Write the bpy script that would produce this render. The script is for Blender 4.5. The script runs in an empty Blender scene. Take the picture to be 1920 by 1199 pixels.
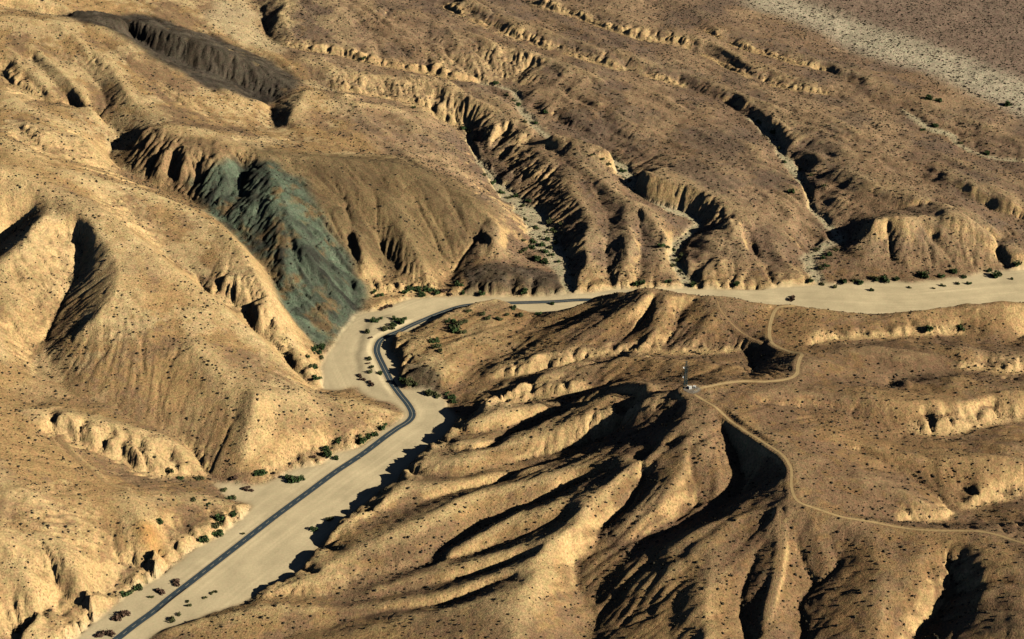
import bpy, math, random
import numpy as np
from mathutils import Vector

# ------------------------------------------------------------------ camera, sky, sun, exposure
scene = bpy.context.scene
PW, PH = 1920.0, 1199.0
FPX = 3348.0
PITCH = math.radians(27.0)
CAM_H = 960.0
cam_d = bpy.data.cameras.new('camera'); cam = bpy.data.objects.new('camera', cam_d)
scene.collection.objects.link(cam); scene.camera = cam
cam_d.sensor_width = 36.0; cam_d.lens = 36.0 * FPX / PW
cam_d.clip_start = 1.0; cam_d.clip_end = 20000.0
cam.location = (0, 0, CAM_H); cam.rotation_euler = (math.pi / 2 - PITCH, 0, 0)

SUN_EL = math.radians(24.5); SUN_AZ = math.radians(111.0)      # clockwise from +Y
world = bpy.data.worlds.new('World'); scene.world = world; world.use_nodes = True
wn = world.node_tree.nodes; wn.clear()
sky = wn.new('ShaderNodeTexSky'); sky.sky_type = 'NISHITA'; sky.sun_disc = False
sky.sun_elevation = SUN_EL; sky.sun_rotation = SUN_AZ; sky.altitude = 900; sky.air_density = 0.15; sky.dust_density = 0.1; sky.ozone_density = 1.5
bg = wn.new('ShaderNodeBackground'); bg.inputs[1].default_value = 0.05
wo = wn.new('ShaderNodeOutputWorld')
world.node_tree.links.new(sky.outputs[0], bg.inputs[0]); world.node_tree.links.new(bg.outputs[0], wo.inputs[0])
sun_d = bpy.data.lights.new('sun', 'SUN'); sun_d.energy = 5.0; sun_d.angle = math.radians(0.5); sun_d.color = (1.0, 0.90, 0.74)
sun = bpy.data.objects.new('sun', sun_d); scene.collection.objects.link(sun)
to_sun = Vector((math.sin(SUN_AZ) * math.cos(SUN_EL), math.cos(SUN_AZ) * math.cos(SUN_EL), math.sin(SUN_EL)))
sun.rotation_euler = (-to_sun).to_track_quat('-Z', 'Y').to_euler(); sun.location = to_sun * 3000
scene.view_settings.view_transform = 'Standard'; scene.view_settings.look = 'None'
scene.view_settings.exposure = 0.75; scene.view_settings.gamma = 1.0
scene.cycles.diffuse_bounces = 0; scene.cycles.max_bounces = 4

C = scene.collection
rng = np.random.default_rng(7)
random.seed(7)

# ------------------------------------------------------------------ helpers
SP, CP = math.sin(PITCH), math.cos(PITCH)
def ray(px, py):
    a = (np.asarray(px, float) - PW / 2) / FPX; b = -(np.asarray(py, float) - PH / 2) / FPX
    return a, CP + b * SP, -SP + b * CP
def unproj(px, py, z):
    dx, dy, dz = ray(px, py); t = (np.asarray(z, float) - CAM_H) / dz
    return dx * t, dy * t

STEP = 2.0
X0, X1, Y0, Y1 = -1070.0, 1070.0, 1080.0, 3280.0
NX = int((X1 - X0) / STEP) + 1; NY = int((Y1 - Y0) / STEP) + 1
gx = X0 + np.arange(NX) * STEP; gy = Y0 + np.arange(NY) * STEP
GX, GY = np.meshgrid(gx, gy)

def hash2(ix, iy, seed):
    h = (ix.astype(np.int64) * 374761393 + iy.astype(np.int64) * 668265263 + seed * 1442695041) & 0xFFFFFFFF
    h = ((h ^ (h >> 13)) * 1274126177) & 0xFFFFFFFF
    h = (h ^ (h >> 16)) & 0xFFFFFFFF
    return h.astype(np.float32) / np.float32(4294967295.0)
def vnoise(x, y, seed):
    x = np.asarray(x, np.float32); y = np.asarray(y, np.float32)
    ix = np.floor(x); iy = np.floor(y); fx = x - ix; fy = y - iy
    ix = ix.astype(np.int64); iy = iy.astype(np.int64)
    fx = fx * fx * fx * (fx * (fx * 6 - 15) + 10); fy = fy * fy * fy * (fy * (fy * 6 - 15) + 10)
    a = hash2(ix, iy, seed); b = hash2(ix + 1, iy, seed); c = hash2(ix, iy + 1, seed); d = hash2(ix + 1, iy + 1, seed)
    return (a + (b - a) * fx) * (1 - fy) + (c + (d - c) * fx) * fy
def fbm(x, y, wl, octs=4, seed=1, gain=0.5):
    s = 0.0; amp = 1.0; tot = 0.0; x = np.asarray(x) / wl; y = np.asarray(y) / wl
    for o in range(octs):
        s = s + amp * (vnoise(x * 0.8 - y * 0.6, x * 0.6 + y * 0.8, seed + o * 17) * 2 - 1); tot += amp
        amp *= gain; x, y = x * 2.03 + 13.1, y * 2.03 - 7.7
    return s / tot
def blur(a, sig, it=3):
    r = max(1, int(round(math.sqrt(12 * sig * sig / it + 1) / 2 - 0.5)))
    for _ in range(it):
        for ax in (0, 1):
            p = np.pad(a, [(r + 1, r) if k == ax else (0, 0) for k in (0, 1)], mode='edge').cumsum(axis=ax, dtype=np.float64)
            n = a.shape[ax]
            if ax == 0: a = (p[2 * r + 1:2 * r + 1 + n] - p[:n]) / (2 * r + 1)
            else: a = (p[:, 2 * r + 1:2 * r + 1 + n] - p[:, :n]) / (2 * r + 1)
    return a
def sstep(a, b, x):
    t = np.clip((x - a) / (b - a), 0, 1); return t * t * (3 - 2 * t)
def bil(A, x, y):
    u = np.clip((np.asarray(x) - X0) / STEP, 0, NX - 1.001); v = np.clip((np.asarray(y) - Y0) / STEP, 0, NY - 1.001)
    i = u.astype(int); j = v.astype(int); fu = u - i; fv = v - j
    return (A[j, i] * (1 - fu) + A[j, i + 1] * fu) * (1 - fv) + (A[j + 1, i] * (1 - fu) + A[j + 1, i + 1] * fu) * fv
def spline(P, ds=1.5, smooth=True):
    P = np.asarray(P, float)
    if len(P) == 2 or not smooth:
        Q = P
    else:
        Q = []
        E = np.vstack([2 * P[0] - P[1], P, 2 * P[-1] - P[-2]])
        for k in range(1, len(E) - 2):
            p0, p1, p2, p3 = E[k - 1], E[k], E[k + 1], E[k + 2]
            t0 = 0.0
            def tj(t, a, b): return t + max(np.linalg.norm(b[:2] - a[:2]), 1e-3) ** 0.5
            t1 = tj(t0, p0, p1); t2 = tj(t1, p1, p2); t3 = tj(t2, p2, p3)
            for t in np.linspace(t1, t2, 9)[:-1]:
                A1 = (t1 - t) / (t1 - t0) * p0 + (t - t0) / (t1 - t0) * p1
                A2 = (t2 - t) / (t2 - t1) * p1 + (t - t1) / (t2 - t1) * p2
                A3 = (t3 - t) / (t3 - t2) * p2 + (t - t2) / (t3 - t2) * p3
                B1 = (t2 - t) / (t2 - t0) * A1 + (t - t0) / (t2 - t0) * A2
                B2 = (t3 - t) / (t3 - t1) * A2 + (t - t1) / (t3 - t1) * A3
                Q.append((t2 - t) / (t2 - t1) * B1 + (t - t1) / (t2 - t1) * B2)
        Q.append(P[-1]); Q = np.array(Q)
    seg = np.hypot(*(Q[1:, :2] - Q[:-1, :2]).T); s = np.concatenate([[0], np.cumsum(seg)])
    n = max(2, int(s[-1] / ds) + 1); t = np.linspace(0, s[-1], n)
    return np.stack([np.interp(t, s, Q[:, k]) for k in range(Q.shape[1])], 1)
def wline(pts, ds=1.5):
    a = np.asarray(pts, float); x, y = unproj(a[:, 0], a[:, 1], a[:, 2])
    cols = [x, y, a[:, 2]] + [a[:, k] for k in range(3, a.shape[1])]
    return spline(np.stack(cols, 1), ds)
def inpoly(P, x, y):
    ins = np.zeros(np.shape(x), bool); n = len(P)
    for k in range(n):
        (xa, ya), (xb, yb) = P[k][:2], P[(k + 1) % n][:2]
        if ya == yb: continue
        c = ((ya > y) != (yb > y)) & (x < (xb - xa) * (y - ya) / (yb - ya) + xa); ins ^= c
    return ins
def near(L, maxd):
    """cells within maxd of a dense line: (rows, cols, distance, index of the nearest point)"""
    n = int(maxd / STEP) + 2; D = np.full((NY, NX), np.inf, np.float32); I = np.zeros((NY, NX), np.int32)
    for k0 in range(0, len(L), 24):
        S = L[k0:k0 + 24]
        i0 = max(0, int((S[:, 0].min() - X0) / STEP) - n); i1 = min(NX, int((S[:, 0].max() - X0) / STEP) + n + 1)
        j0 = max(0, int((S[:, 1].min() - Y0) / STEP) - n); j1 = min(NY, int((S[:, 1].max() - Y0) / STEP) + n + 1)
        if i1 <= i0 or j1 <= j0: continue
        d = np.hypot(gx[None, i0:i1, None] - S[None, None, :, 0], gy[j0:j1, None, None] - S[None, None, :, 1])
        m = d.argmin(2); d = d.min(2); sub = D[j0:j1, i0:i1]; better = d < sub
        sub[better] = d[better]; I[j0:j1, i0:i1][better] = m[better] + k0
    r, c = np.nonzero(D < maxd)
    return r, c, D[r, c], I[r, c]

# ------------------------------------------------------------------ survey of the land: photo pixel + height above the wash (m)
WASH = [(1990,500),(1919,503),(1867,510),(1780,523),(1713,530),(1630,530),(1530,533),(1423,543),(1297,542),(1160,543),(1105,549),
 (988,558),(897,557),(822,557),(760,562),(720,580),(673,592),(663,602),(640,623),(630,640),(610,663),(600,693),(607,730),(640,731),(653,725),
 (670,724),(687,742),(712,750),(736,754),(750,763),(760,775),(759,781),(750,787),(735,797),(713,811),(695,824),(680,836),(668,841),(631,850),
 (602,873),(557,879),(503,907),(467,910),(430,908),(400,905),(403,913),(417,923),(433,937),(470,948),(467,960),(443,983),(413,1003),(370,1027),
 (333,1053),(290,1090),(267,1103),(233,1120),(220,1130),(197,1147),(167,1173),(143,1197),(60,1260),(-40,1340),
 (150,1340),(270,1205),(295,1190),(355,1166),(405,1147),(450,1137),(480,1114),(520,1097),(555,1077),(580,1047),(612,1007),(640,977),(668,957),
 (700,934),(728,914),(760,882),(790,852),(830,822),(848,802),(856,785),(845,768),(832,752),(807,730),(775,730),(756,728),(746,708),(745,680),
 (733,655),(735,634),(765,622),(800,607),(840,592),(880,575),(930,570),(955,573),(975,584),(1010,590),(1045,588),(1090,580),(1130,574),
 (1200,572),(1290,578),(1400,590),(1480,596),(1560,600),(1640,604),(1720,606),(1800,600),(1920,590),(1990,588)]

V = [  # drainage lines
 # south block, towards the road
 [(849,762,1),(870,742,4),(913,714,7),(943,710,9),(984,701,12),(1018,693,14),(1057,687,16),(1114,674,19),(1176,666,22),(1264,668,25),(1381,664,27),(1404,668,28),(1408,690,30),(1414,704,44)],
 [(853,790,1),(913,770,3),(988,754,8),(1051,745,15),(1093,733,21),(1134,722,28),(1180,708,36),(1230,711,44),(1270,714,51),(1310,711,60),(1345,706,67)],
 [(1140,732,44),(1099,743,33),(1055,763,23),(1008,784,16),(962,798,13),(920,808,13.5),(885,814,13),(862,811,12.5)],
 [(1215,728,64),(1162,743,47),(1108,762,32),(1053,787,21),(1003,803,14),(951,824,12),(900,843,13.5),(860,849,13),(832,845,12.5)],
 [(1266,737,64),(1233,755,52),(1189,780,39),(1160,803,31),(1129,818,26),(1097,830,22),(1066,843,18),(1035,852,15),(983,864,11),(941,874,14),(880,890,13.5),(831,896,13),(795,893,12.5)],
 [(1120,843,32),(1070,858,24),(1031,870,19),(962,893,13),(894,912,13),(827,931,12.5),(769,950,12),(706,972,11),(668,984,10)],
 [(1150,880,46),(1139,886,42),(1097,899,32),(1066,909,27),(1037,926,22),(1003,941,19),(960,960,15),(914,983,11),(862,1012,8),(831,1031,6.5),(804,1056,5),(785,1067,4.5),(737,1077,3.5),(706,1092,3),(664,1106,2.5),(602,1123,1.8),(540,1123,1.2),(480,1128,.6),(446,1138,.1)],
 [(1075,955,41),(1045,972,34),(1013,992,28),(971,1006,23),(940,1017,20),(904,1033,15),(852,1050,10),(820,1058,7),(785,1067,4.6)],
 [(1004,1036,34),(990,1042,29),(960,1053,23),(904,1071,17),(862,1083,13),(810,1098,9),(758,1112,6),(700,1125,3.5),(640,1132,2.5),(602,1126,2)],
 [(965,1082,31),(925,1094,24),(893,1108,19),(862,1121,15),(820,1131,11),(747,1145,7),(690,1152,5),(622,1171,3.5),(560,1188,2.5),(480,1215,1),(420,1240,0)],
 [(1275,815,67),(1245,837,58),(1215,858,50),(1202,880,45),(1206,893,43),(1195,920,38),(1185,945,34),(1150,966,29),(1132,987,26),(1120,1018,22),(1105,1038,19),(1078,1053,15),(1075,1063,14),(1085,1095,11),(1103,1130,8.5),(1120,1160,7),(1112,1178,6),(1098,1200,5),(1085,1230,3)],
 [(1362,790,66),(1367,812,58),(1375,840,50),(1385,868,44),(1390,898,40),(1373,933,36),(1340,953,33),(1277,969,29),(1242,996,26),(1190,1008,24),(1150,1022,21),(1110,1036,19)],
 [(1297,842,65),(1293,862,61),(1302,891,54),(1312,925,46),(1308,955,34)],
 [(1265,1050,42),(1240,1080,34),(1215,1100,27),(1196,1113,22),(1180,1130,17),(1150,1152,11),(1122,1166,7)],
 [(1440,962,63),(1428,1000,52),(1423,1040,44),(1410,1068,38),(1393,1100,33),(1390,1135,28),(1395,1175,23),(1405,1210,19)],
 [(1490,972,66),(1495,1000,58),(1503,1035,50),(1515,1065,44),(1525,1088,39),(1515,1112,35),(1503,1135,32),(1500,1165,28),(1505,1210,23)],
 [(1550,985,64),(1562,1020,55),(1573,1055,47),(1550,1080,42),(1527,1089,39)],
 [(1802,1042,60),(1790,1070,50),(1783,1100,42),(1770,1133,35),(1753,1160,30),(1720,1195,25),(1700,1225,21)],
 # small valleys on the hill over the bend
 [(1150,562,44),(1110,582,29),(1060,602,15),(1020,613,7),(990,612,3)],
 [(1232,548,57),(1222,564,50),(1216,583,43),(1195,610,34),(1160,643,26),(1140,668,21)],
 [(1305,554,56),(1277,589,42),(1264,620,35),(1250,645,29),(1243,664,25)],
 [(1000,652,9),(950,662,7),(900,680,6),(860,720,5),(850,745,2)],
 # south block, east side
 [(1400,752,71),(1520,763,60),(1576,773,56),(1637,800,50),(1708,819,44),(1764,820,41),(1822,808,39),(1883,791,37),(1980,790,34)],
 [(1540,830,65),(1612,848,58),(1645,865,54),(1693,886,48),(1745,923,41),(1789,958,36),(1839,954,34),(1864,945,33),(1902,939,31),(1980,925,28)],
 [(1560,950,65),(1653,969,58),(1708,975,52),(1766,977,44),(1791,967,37)],
 [(1560,905,66),(1612,915,62),(1649,928,58),(1678,940,55),(1693,965,53)],
 [(1670,838,54),(1750,838,48),(1775,826,42)],
 [(1520,704,60),(1583,704,55),(1635,709,50),(1665,717,45),(1700,704,43),(1770,692,44),(1845,695,40),(1890,706,38),(1980,690,34)],
 [(1508,653,46),(1545,643,40),(1600,640,37),(1665,637,35),(1710,632,34),(1770,628,32),(1808,626,30),(1855,637,28),(1893,647,26),(1920,630,24),(1980,620,22)],
 [(1667,724,39),(1673,713,37)], [(1716,716,43),(1722,704,40)],
 # west block
 [(146,452,115),(152,473,109),(140,512,100),(122,555,90),(100,600,78),(82,640,67),(72,690,58),(113,714,54),(133,737,52),(157,751,50),(207,754,46),(240,780,40),(280,797,34),(337,820,25),(360,843,18),(380,867,11),(397,887,5),(410,903,1),(420,909,0)],
 [(180,362,136),(230,385,120),(290,420,104),(300,462,94),(363,512,78),(400,556,66),(450,582,54),(480,620,42),(525,655,28),(555,700,14),(590,728,4),(605,733,0)],
 [(60,395,140),(30,420,125),(0,450,114),(-60,500,100)],
 [(60,882,62),(130,930,50),(187,960,40),(207,987,32),(215,1020,24),(225,1060,14),(222,1095,6),(225,1118,1),(232,1122,0)],
 [(283,1046,24),(262,1062,17),(240,1080,11),(222,1096,6)],
 [(140,1085,34),(123,1113,24),(100,1137,17),(77,1160,11),(55,1190,6),(10,1250,1)],
 [(515,735,50),(530,785,34),(560,825,18),(590,850,5),(608,866,0)],
 [(590,760,32),(620,800,16),(640,835,4),(650,845,0)],
 [(0,12,180),(100,28,168),(215,46,148),(290,96,130),(400,142,106),(470,173,90),(495,192,83),(510,215,79),(514,245,75)],
 [(3,133,150),(20,157,145),(47,173,138),(103,197,128),(143,201,124),(167,217,119),(227,257,108),(205,285,102),(215,305,98),(257,334,92),(310,357,86),(353,377,82),(400,401,78),(430,423,74),(475,475,60),(510,522,46),(545,582,30),(585,640,10),(610,661,1),(622,655,0)],
 [(190,80,158),(250,130,142),(300,166,129),(345,195,118),(400,218,106),(430,240,98)],
 [(70,75,170),(110,110,156),(150,124,149),(185,160,138),(200,200,128),(190,222,121)], [(60,112,156),(104,158,144),(138,190,130),(163,216,120)],
 [(263,238,125),(245,250,114),(228,258,108)],
 [(0,215,165),(40,245,156),(85,280,146),(130,297,135),(165,308,126),(200,318,114),(235,330,102)],
 [(545,300,108),(575,350,93),(588,400,78),(582,445,66),(608,485,47),(640,525,22),(665,560,5),(680,584,0)],
 [(290,270,128),(297,288,115),(286,314,103),(279,332,95)], [(342,272,129),(331,298,112),(318,320,101),(322,355,87)], [(360,300,116),(368,330,100),(352,360,89),(356,376,83)], [(318,320,101),(335,345,92)],
 [(433,296,120),(458,320,101),(447,352,90),(430,385,80)], [(488,350,100),(490,420,79),(497,465,62)], [(540,420,82),(560,480,61),(590,540,36),(612,600,14)],
 [(640,330,92),(652,400,66),(664,470,40),(672,520,22)], [(590,460,66),(600,520,42),(635,570,14)],
 [(430,240,102),(517,247,90),(633,273,78),(690,286,72),(760,292,66),(830,312,55),(890,346,36),(915,352,20)],
 [(905,412,44),(890,450,28),(870,480,17),(850,505,8),(840,530,2),(838,553,0)],
 [(760,390,64),(800,440,40),(828,480,20),(836,520,5)], [(680,390,70),(718,460,38),(735,510,13),(742,560,0)],
 # north block
 [(270,24,150),(330,42,137),(380,62,125),(440,82,113),(500,106,99),(545,140,88),(600,155,79),(640,172,72),(740,190,60),(800,208,50),(850,232,37),(872,244,28)],
 [(470,-8,112),(492,25,104),(500,62,98),(530,85,95),(580,97,91),(633,105,87),(680,118,83),(740,130,77),(800,142,71),(850,152,65),(900,157,60)],
 [(740,10,114),(710,45,103),(702,70,95),(713,100,87),(718,124,80)], [(803,50,103),(800,90,90),(800,125,76),(802,141,71)],
 [(1000,112,80),(985,135,67),(950,158,57)],
 [(740,-15,112),(827,15,102),(873,37,96),(920,57,90),(973,76,84),(1020,93,79),(1080,106,75),(1147,129,70),(1207,144,66),(1280,163,61),(1330,181,57),(1370,198,54),(1403,223,51)],
 [(930,-15,108),(1000,8,100),(1047,25,95),(1083,36,91),(1133,55,87),(1200,75,82),(1273,86,78),(1323,105,74),(1380,124,70),(1420,150,67),(1480,165,65),(1550,175,63),(1600,190,62),(1650,197,61.5),(1690,206,61)],
 [(1225,15,97),(1313,55,87),(1380,88,81),(1440,105,77),(1493,122,73),(1547,132,70),(1590,155,67),(1613,175,65),(1643,187,63),(1690,205,61)],
 [(950,240,46),(940,265,30),(925,285,19)], [(990,262,42),(960,288,26),(935,308,17)],
 [(1060,302,46),(1100,340,38),(1130,380,31),(1140,420,25),(1138,460,18),(1140,500,9),(1146,542,0)],
 [(1195,385,36),(1203,420,29),(1205,455,20),(1196,500,9),(1195,543,0)],
 [(1640,300,56),(1727,330,49),(1760,352,45),(1797,366,41),(1833,380,37),(1880,400,31),(1930,412,27),(1990,420,24)],
 [(1665,430,30),(1670,470,14),(1676,512,3)], [(1750,435,31),(1745,480,13),(1750,518,2)], [(1885,440,25),(1870,470,13),(1885,502,2)],
 [(1620,398,34),(1700,388,40),(1790,387,42)],
 [(1400,420,28),(1420,470,16),(1440,510,7),(1450,543,0)], [(1340,500,12),(1350,543,0)],
]
R = [  # crest lines
 [(1000,602,9),(1060,580,24),(1105,554,38),(1122,547,44),(1176,542,54),(1213,540,60),(1260,543,61),(1300,548,60),(1335,551,59),(1400,560,53),(1440,568,50),(1480,571,48),(1560,576,47),(1620,582,44),(1690,586,43),(1730,578,46),(1780,566,51),(1850,560,54),(1920,557,56),(2010,553,58)],
 [(1216,543,60),(1205,560,56),(1180,578,49),(1134,590,39),(1099,604,31),(1050,622,23),(1000,640,17),(965,652,12)],
 [(1248,545,60),(1250,575,52),(1236,605,46),(1205,640,38),(1180,658,31)],
 [(1335,551,59),(1340,570,54),(1326,600,48),(1300,635,39),(1280,655,32)],
 [(1480,570,47),(1455,576,46),(1443,600,44),(1440,630,43),(1446,643,44),(1480,655,50),(1503,660,54),(1500,672,57),(1496,686,61),(1494,700,63),(1480,709,65),(1440,713,68),(1390,712,70),(1340,722,73),(1300,731,75.5),(1270,727,75),(1232,719,72),(1190,713,64),(1149,722,52),(1101,737,40),(1053,746,33),(1003,754,28),(920,774,25),(880,788,23),(850,795,19)],
 [(898,752,23),(912,744,27),(945,724,30),(1000,707,31),(1060,692,31),(1110,680,34),(1180,671,38),(1264,674,44),(1340,681,46),(1390,684,43),(1402,690,33)],
 [(1160,729,54),(1125,738,45),(1080,762,35),(1030,785,28),(968,806,21),(920,822,17),(880,830,19),(845,826,18),(828,822,17)],
 [(1240,725,71),(1208,733,67),(1179,751,58),(1139,764,49),(1097,778,40),(1066,790,34),(1020,812,26),(962,828,20),(920,840,17),(870,858,20),(830,862,18),(800,860,17),(784,864,16)],
 [(1284,748,73),(1254,785,62),(1212,799,52),(1187,812,45),(1149,830,37),(1108,838,31),(1070,852,26),(1000,868,21),(940,882,18),(860,900,19),(800,914,18),(765,908,17),(742,917,17),(694,950,16),(644,975,14),(614,1000,12)],
 [(1187,856,55),(1108,864,39),(1035,886,31),(960,904,26),(894,921,23),(842,944,22),(810,961,21),(769,982,19),(727,1001,17),(690,1020,15),(640,1048,13),(591,1073,11),(540,1096,9),(495,1112,7),(462,1127,4)],
 [(1120,925,47),(1076,929,40),(1037,941,34),(983,957,29),(951,973,26),(900,1000,21),(850,1030,16),(812,1058,11)],
 [(1080,968,45),(1057,990,41),(1013,1009,36),(971,1025,31),(940,1034,28),(900,1046,23),(850,1062,17),(800,1076,12),(740,1095,8),(690,1110,6)],
 [(1006,1055,36),(971,1063,32),(904,1086,25),(850,1101,20),(790,1118,14),(720,1133,9),(660,1140,6),(580,1141,7),(520,1136,8),(460,1147,7),(400,1157,6),(340,1171,5),(300,1186,4)],
 [(988,1102,34),(925,1113,28),(862,1136,23),(800,1147,18),(740,1165,14),(660,1185,10),(600,1200,8),(540,1225,6)],
 [(1290,733,75),(1290,775,74),(1265,805,70),(1225,835,64),(1187,865,58),(1150,900,53),(1115,930,48),(1090,965,45),(1060,1000,42),(1020,1030,39),(1005,1070,36),(990,1110,34),(975,1160,31),(965,1215,27)],
 [(1300,790,73),(1292,830,70),(1287,856,66),(1270,890,60),(1248,920,53),(1218,945,46),(1195,965,42),(1180,985,37),(1155,1008,31),(1130,1026,24)],
 [(1330,770,75),(1335,830,67),(1340,870,60),(1342,910,50),(1328,942,39)],
 [(1300,740,75),(1350,765,76),(1397,800,77),(1437,827,77),(1467,850,76),(1483,877,75),(1485,917,73),(1495,940,72),(1530,952,71),(1580,967,69),(1647,977,67),(1730,988,67),(1847,992,69),(1920,1010,73),(2010,1040,78)],
 [(1480,945,71),(1463,965,68),(1463,1000,63),(1462,1040,58),(1452,1090,51),(1440,1140,44),(1430,1215,35)],
 [(1470,942,70),(1440,947,67),(1390,960,63),(1340,980,58),(1297,1003,52),(1284,1040,47),(1282,1085,42),(1272,1125,37),(1255,1180,31),(1245,1220,28)],
 [(1268,1030,46),(1230,1060,37),(1190,1085,30),(1160,1105,24),(1140,1120,18),(1120,1130,12)],
 [(1345,1005,55),(1335,1060,51),(1325,1120,46),(1320,1215,38)],
 [(1520,972,67),(1535,1020,59),(1545,1050,52),(1536,1075,45)],
 [(1647,980,67),(1640,1010,65),(1642,1050,62),(1650,1090,58),(1650,1140,52),(1640,1215,43)],
 [(1815,1020,68),(1836,1060,66),(1847,1100,63),(1842,1140,57),(1818,1175,50),(1790,1220,43)],
 [(1900,1060,72),(1920,1120,68),(1930,1215,60)], [(1720,1000,67),(1730,1050,62),(1725,1100,55),(1700,1150,47)],
 [(1510,800,70),(1600,822,63),(1690,845,58),(1750,856,57),(1800,848,59),(1860,850,58),(1980,860,54)],
 [(1500,870,74),(1540,890,70),(1620,900,65),(1690,922,59),(1740,948,52),(1772,962,44)],
 [(1340,738,74),(1420,738,72),(1520,733,67),(1600,742,64),(1700,752,61),(1800,748,59),(1870,735,55),(1980,730,51)],
 [(1709,722,53),(1706,708,51)], [(1778,720,56),(1784,703,54)],
 [(1505,690,61),(1540,672,56),(1557,660,54),(1620,652,51),(1700,652,50),(1735,656,49),(1800,649,50),(1860,655,48),(1980,660,45)],
 [(795,612,8),(838,585,12),(880,568,13),(926,561,13),(957,567,10),(972,580,5)], [(760,640,11),(800,635,13),(840,655,13),(900,640,12),(950,630,11)],
 [(763,677,12),(790,690,13),(820,700,13),(850,690,12)], [(800,660,12),(830,680,12),(860,675,12),(900,660,12)],
 # west block
 [(-60,305,185),(40,335,168),(100,365,156),(170,387,146),(235,433,133),(300,487,116),(365,532,97),(402,568,85),(447,598,71),(500,642,55),(550,692,35),(600,738,10)],
 [(130,388,150),(175,425,140),(207,462,130),(221,495,121),(222,530,114),(205,560,107),(180,592,98),(150,622,85),(118,655,70),(90,682,58)],
 [(80,402,148),(60,430,140),(30,465,131),(0,500,122),(-60,550,112)], [(40,365,156),(0,395,142),(-60,430,130)],
 [(30,560,104),(50,620,80),(62,670,62)], [(-40,600,105),(0,650,88),(40,720,66),(70,760,58)],
 [(-60,740,88),(0,772,76),(60,765,70),(110,770,66),(200,790,55),(260,806,47),(310,826,37),(345,842,29),(372,868,17)],
 [(-60,790,82),(0,815,71),(60,845,61),(150,880,47),(230,915,35),(290,930,26),(350,930,19),(420,941,13),(455,951,12)],
 [(230,915,36),(262,960,37),(288,1005,33),(292,1040,28)],
 [(-40,870,82),(0,895,74),(60,960,60),(110,1020,50),(140,1060,42),(168,1098,33),(175,1125,26)],
 [(-40,980,78),(0,1010,66),(40,1060,52),(62,1110,40),(60,1150,27),(20,1199,18)],
 [(175,1128,24),(150,1150,18),(120,1180,14)],
 [(480,728,62),(470,780,46),(464,820,32),(460,860,18),(456,886,7)], [(560,722,45),(585,780,28),(600,820,15),(620,842,6)],
 [(600,740,24),(640,745,22),(680,756,17),(720,766,11),(748,776,5)], [(620,752,24),(645,790,16),(662,825,6)],
 [(360,640,80),(400,690,66),(430,740,54),(440,790,38)], [(260,560,103),(280,640,79),(285,700,61),(300,750,47)],
 [(-60,15,205),(0,29,193),(100,39,182),(215,57,166),(300,107,145),(400,154,119),(460,180,103),(505,187,93)],
 [(0,60,182),(60,90,168),(120,140,154),(165,190,142),(190,212,133)], [(0,95,170),(50,130,158),(100,175,142),(135,197,131)], [(100,48,179),(180,95,162),(214,130,152),(242,178,142),(290,207,132),(345,225,124)],
 [(0,165,172),(60,205,160),(120,237,148),(170,266,134),(193,295,116)],
 [(-60,235,192),(0,257,182),(60,292,170),(120,322,157),(180,334,143),(250,349,126),(310,374,112),(353,393,104),(400,416,98),(440,446,95),(472,496,84),(500,560,66),(520,610,47),(545,665,20)],
 [(265,236,138),(330,234,136),(400,250,130),(440,266,126),(520,290,115),(620,295,103),(720,303,93),(800,322,84),(870,354,72),(920,390,58),(938,412,47),(934,450,36),(920,470,27),(905,488,18)],
 [(500,300,117),(530,370,98),(552,430,80),(590,490,57),(630,550,27),(655,592,6)],
 [(308,272,130),(304,305,113),(298,335,97)], [(348,285,126),(345,315,110)], [(385,285,126),(392,320,110),(380,360,94)], [(415,285,125),(420,330,107),(408,385,87)],
 [(470,310,114),(474,350,100),(460,400,85)], [(512,370,98),(522,440,77),(540,510,54)],
 [(640,380,84),(680,470,46),(700,520,20),(705,562,3)], [(720,360,80),(765,440,50),(790,490,28),(802,545,4)],
 [(875,506,14),(920,510,17),(980,513,17),(1030,522,13)], [(945,470,22),(950,440,26),(955,400,32),(930,370,44)],
 # north block
 [(-40,-10,200),(60,-5,190),(150,13,178),(240,29,168),(330,64,151),(400,90,137),(470,110,121),(530,142,105),(565,165,92)],
 [(300,-5,152),(370,25,136),(430,50,123),(480,82,109),(530,112,97)], [(440,-12,124),(465,20,116),(480,60,106)],
 [(575,164,97),(640,179,88),(720,203,77),(800,237,64),(850,270,51),(880,297,37)],
 [(575,164,101),(560,190,98),(548,215,92),(538,240,84)], [(620,200,86),(610,240,80)],
 [(560,-20,130),(650,2,123),(730,17,116),(807,33,109),(893,64,100),(967,88,93),(1040,111,86),(1107,134,80),(1173,152,74),(1240,178,68),(1300,207,63),(1360,238,58),(1410,272,52),(1440,310,46),(1470,350,40),(1490,400,30),(1500,450,17)],
 [(530,-5,124),(530,40,114),(560,72,103)], [(660,30,112),(670,80,96),(680,105,87)], [(780,42,106),(760,90,91),(770,122,80)], [(860,70,100),(850,110,82),(852,140,70)],
 [(1045,112,86),(1025,132,77),(1000,152,67)],
 [(560,112,97),(640,130,92),(740,140,85),(810,147,79),(860,172,71),(920,197,61),(960,217,56),(1000,240,53)],
 [(930,224,57),(922,250,46),(910,268,34)], [(975,240,55),(965,268,43),(943,282,30)], [(1010,258,53),(985,285,42),(950,295,28)],
 [(985,285,38),(1010,302,42),(1050,332,38),(1080,366,38),(1100,396,33),(1104,430,29),(1100,460,25),(1102,485,19),(1086,515,10),(1077,540,3)],
 [(1025,270,50),(1060,292,50),(1110,322,46),(1150,355,42),(1177,400,38),(1183,450,30),(1173,490,19),(1156,530,6)],
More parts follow.
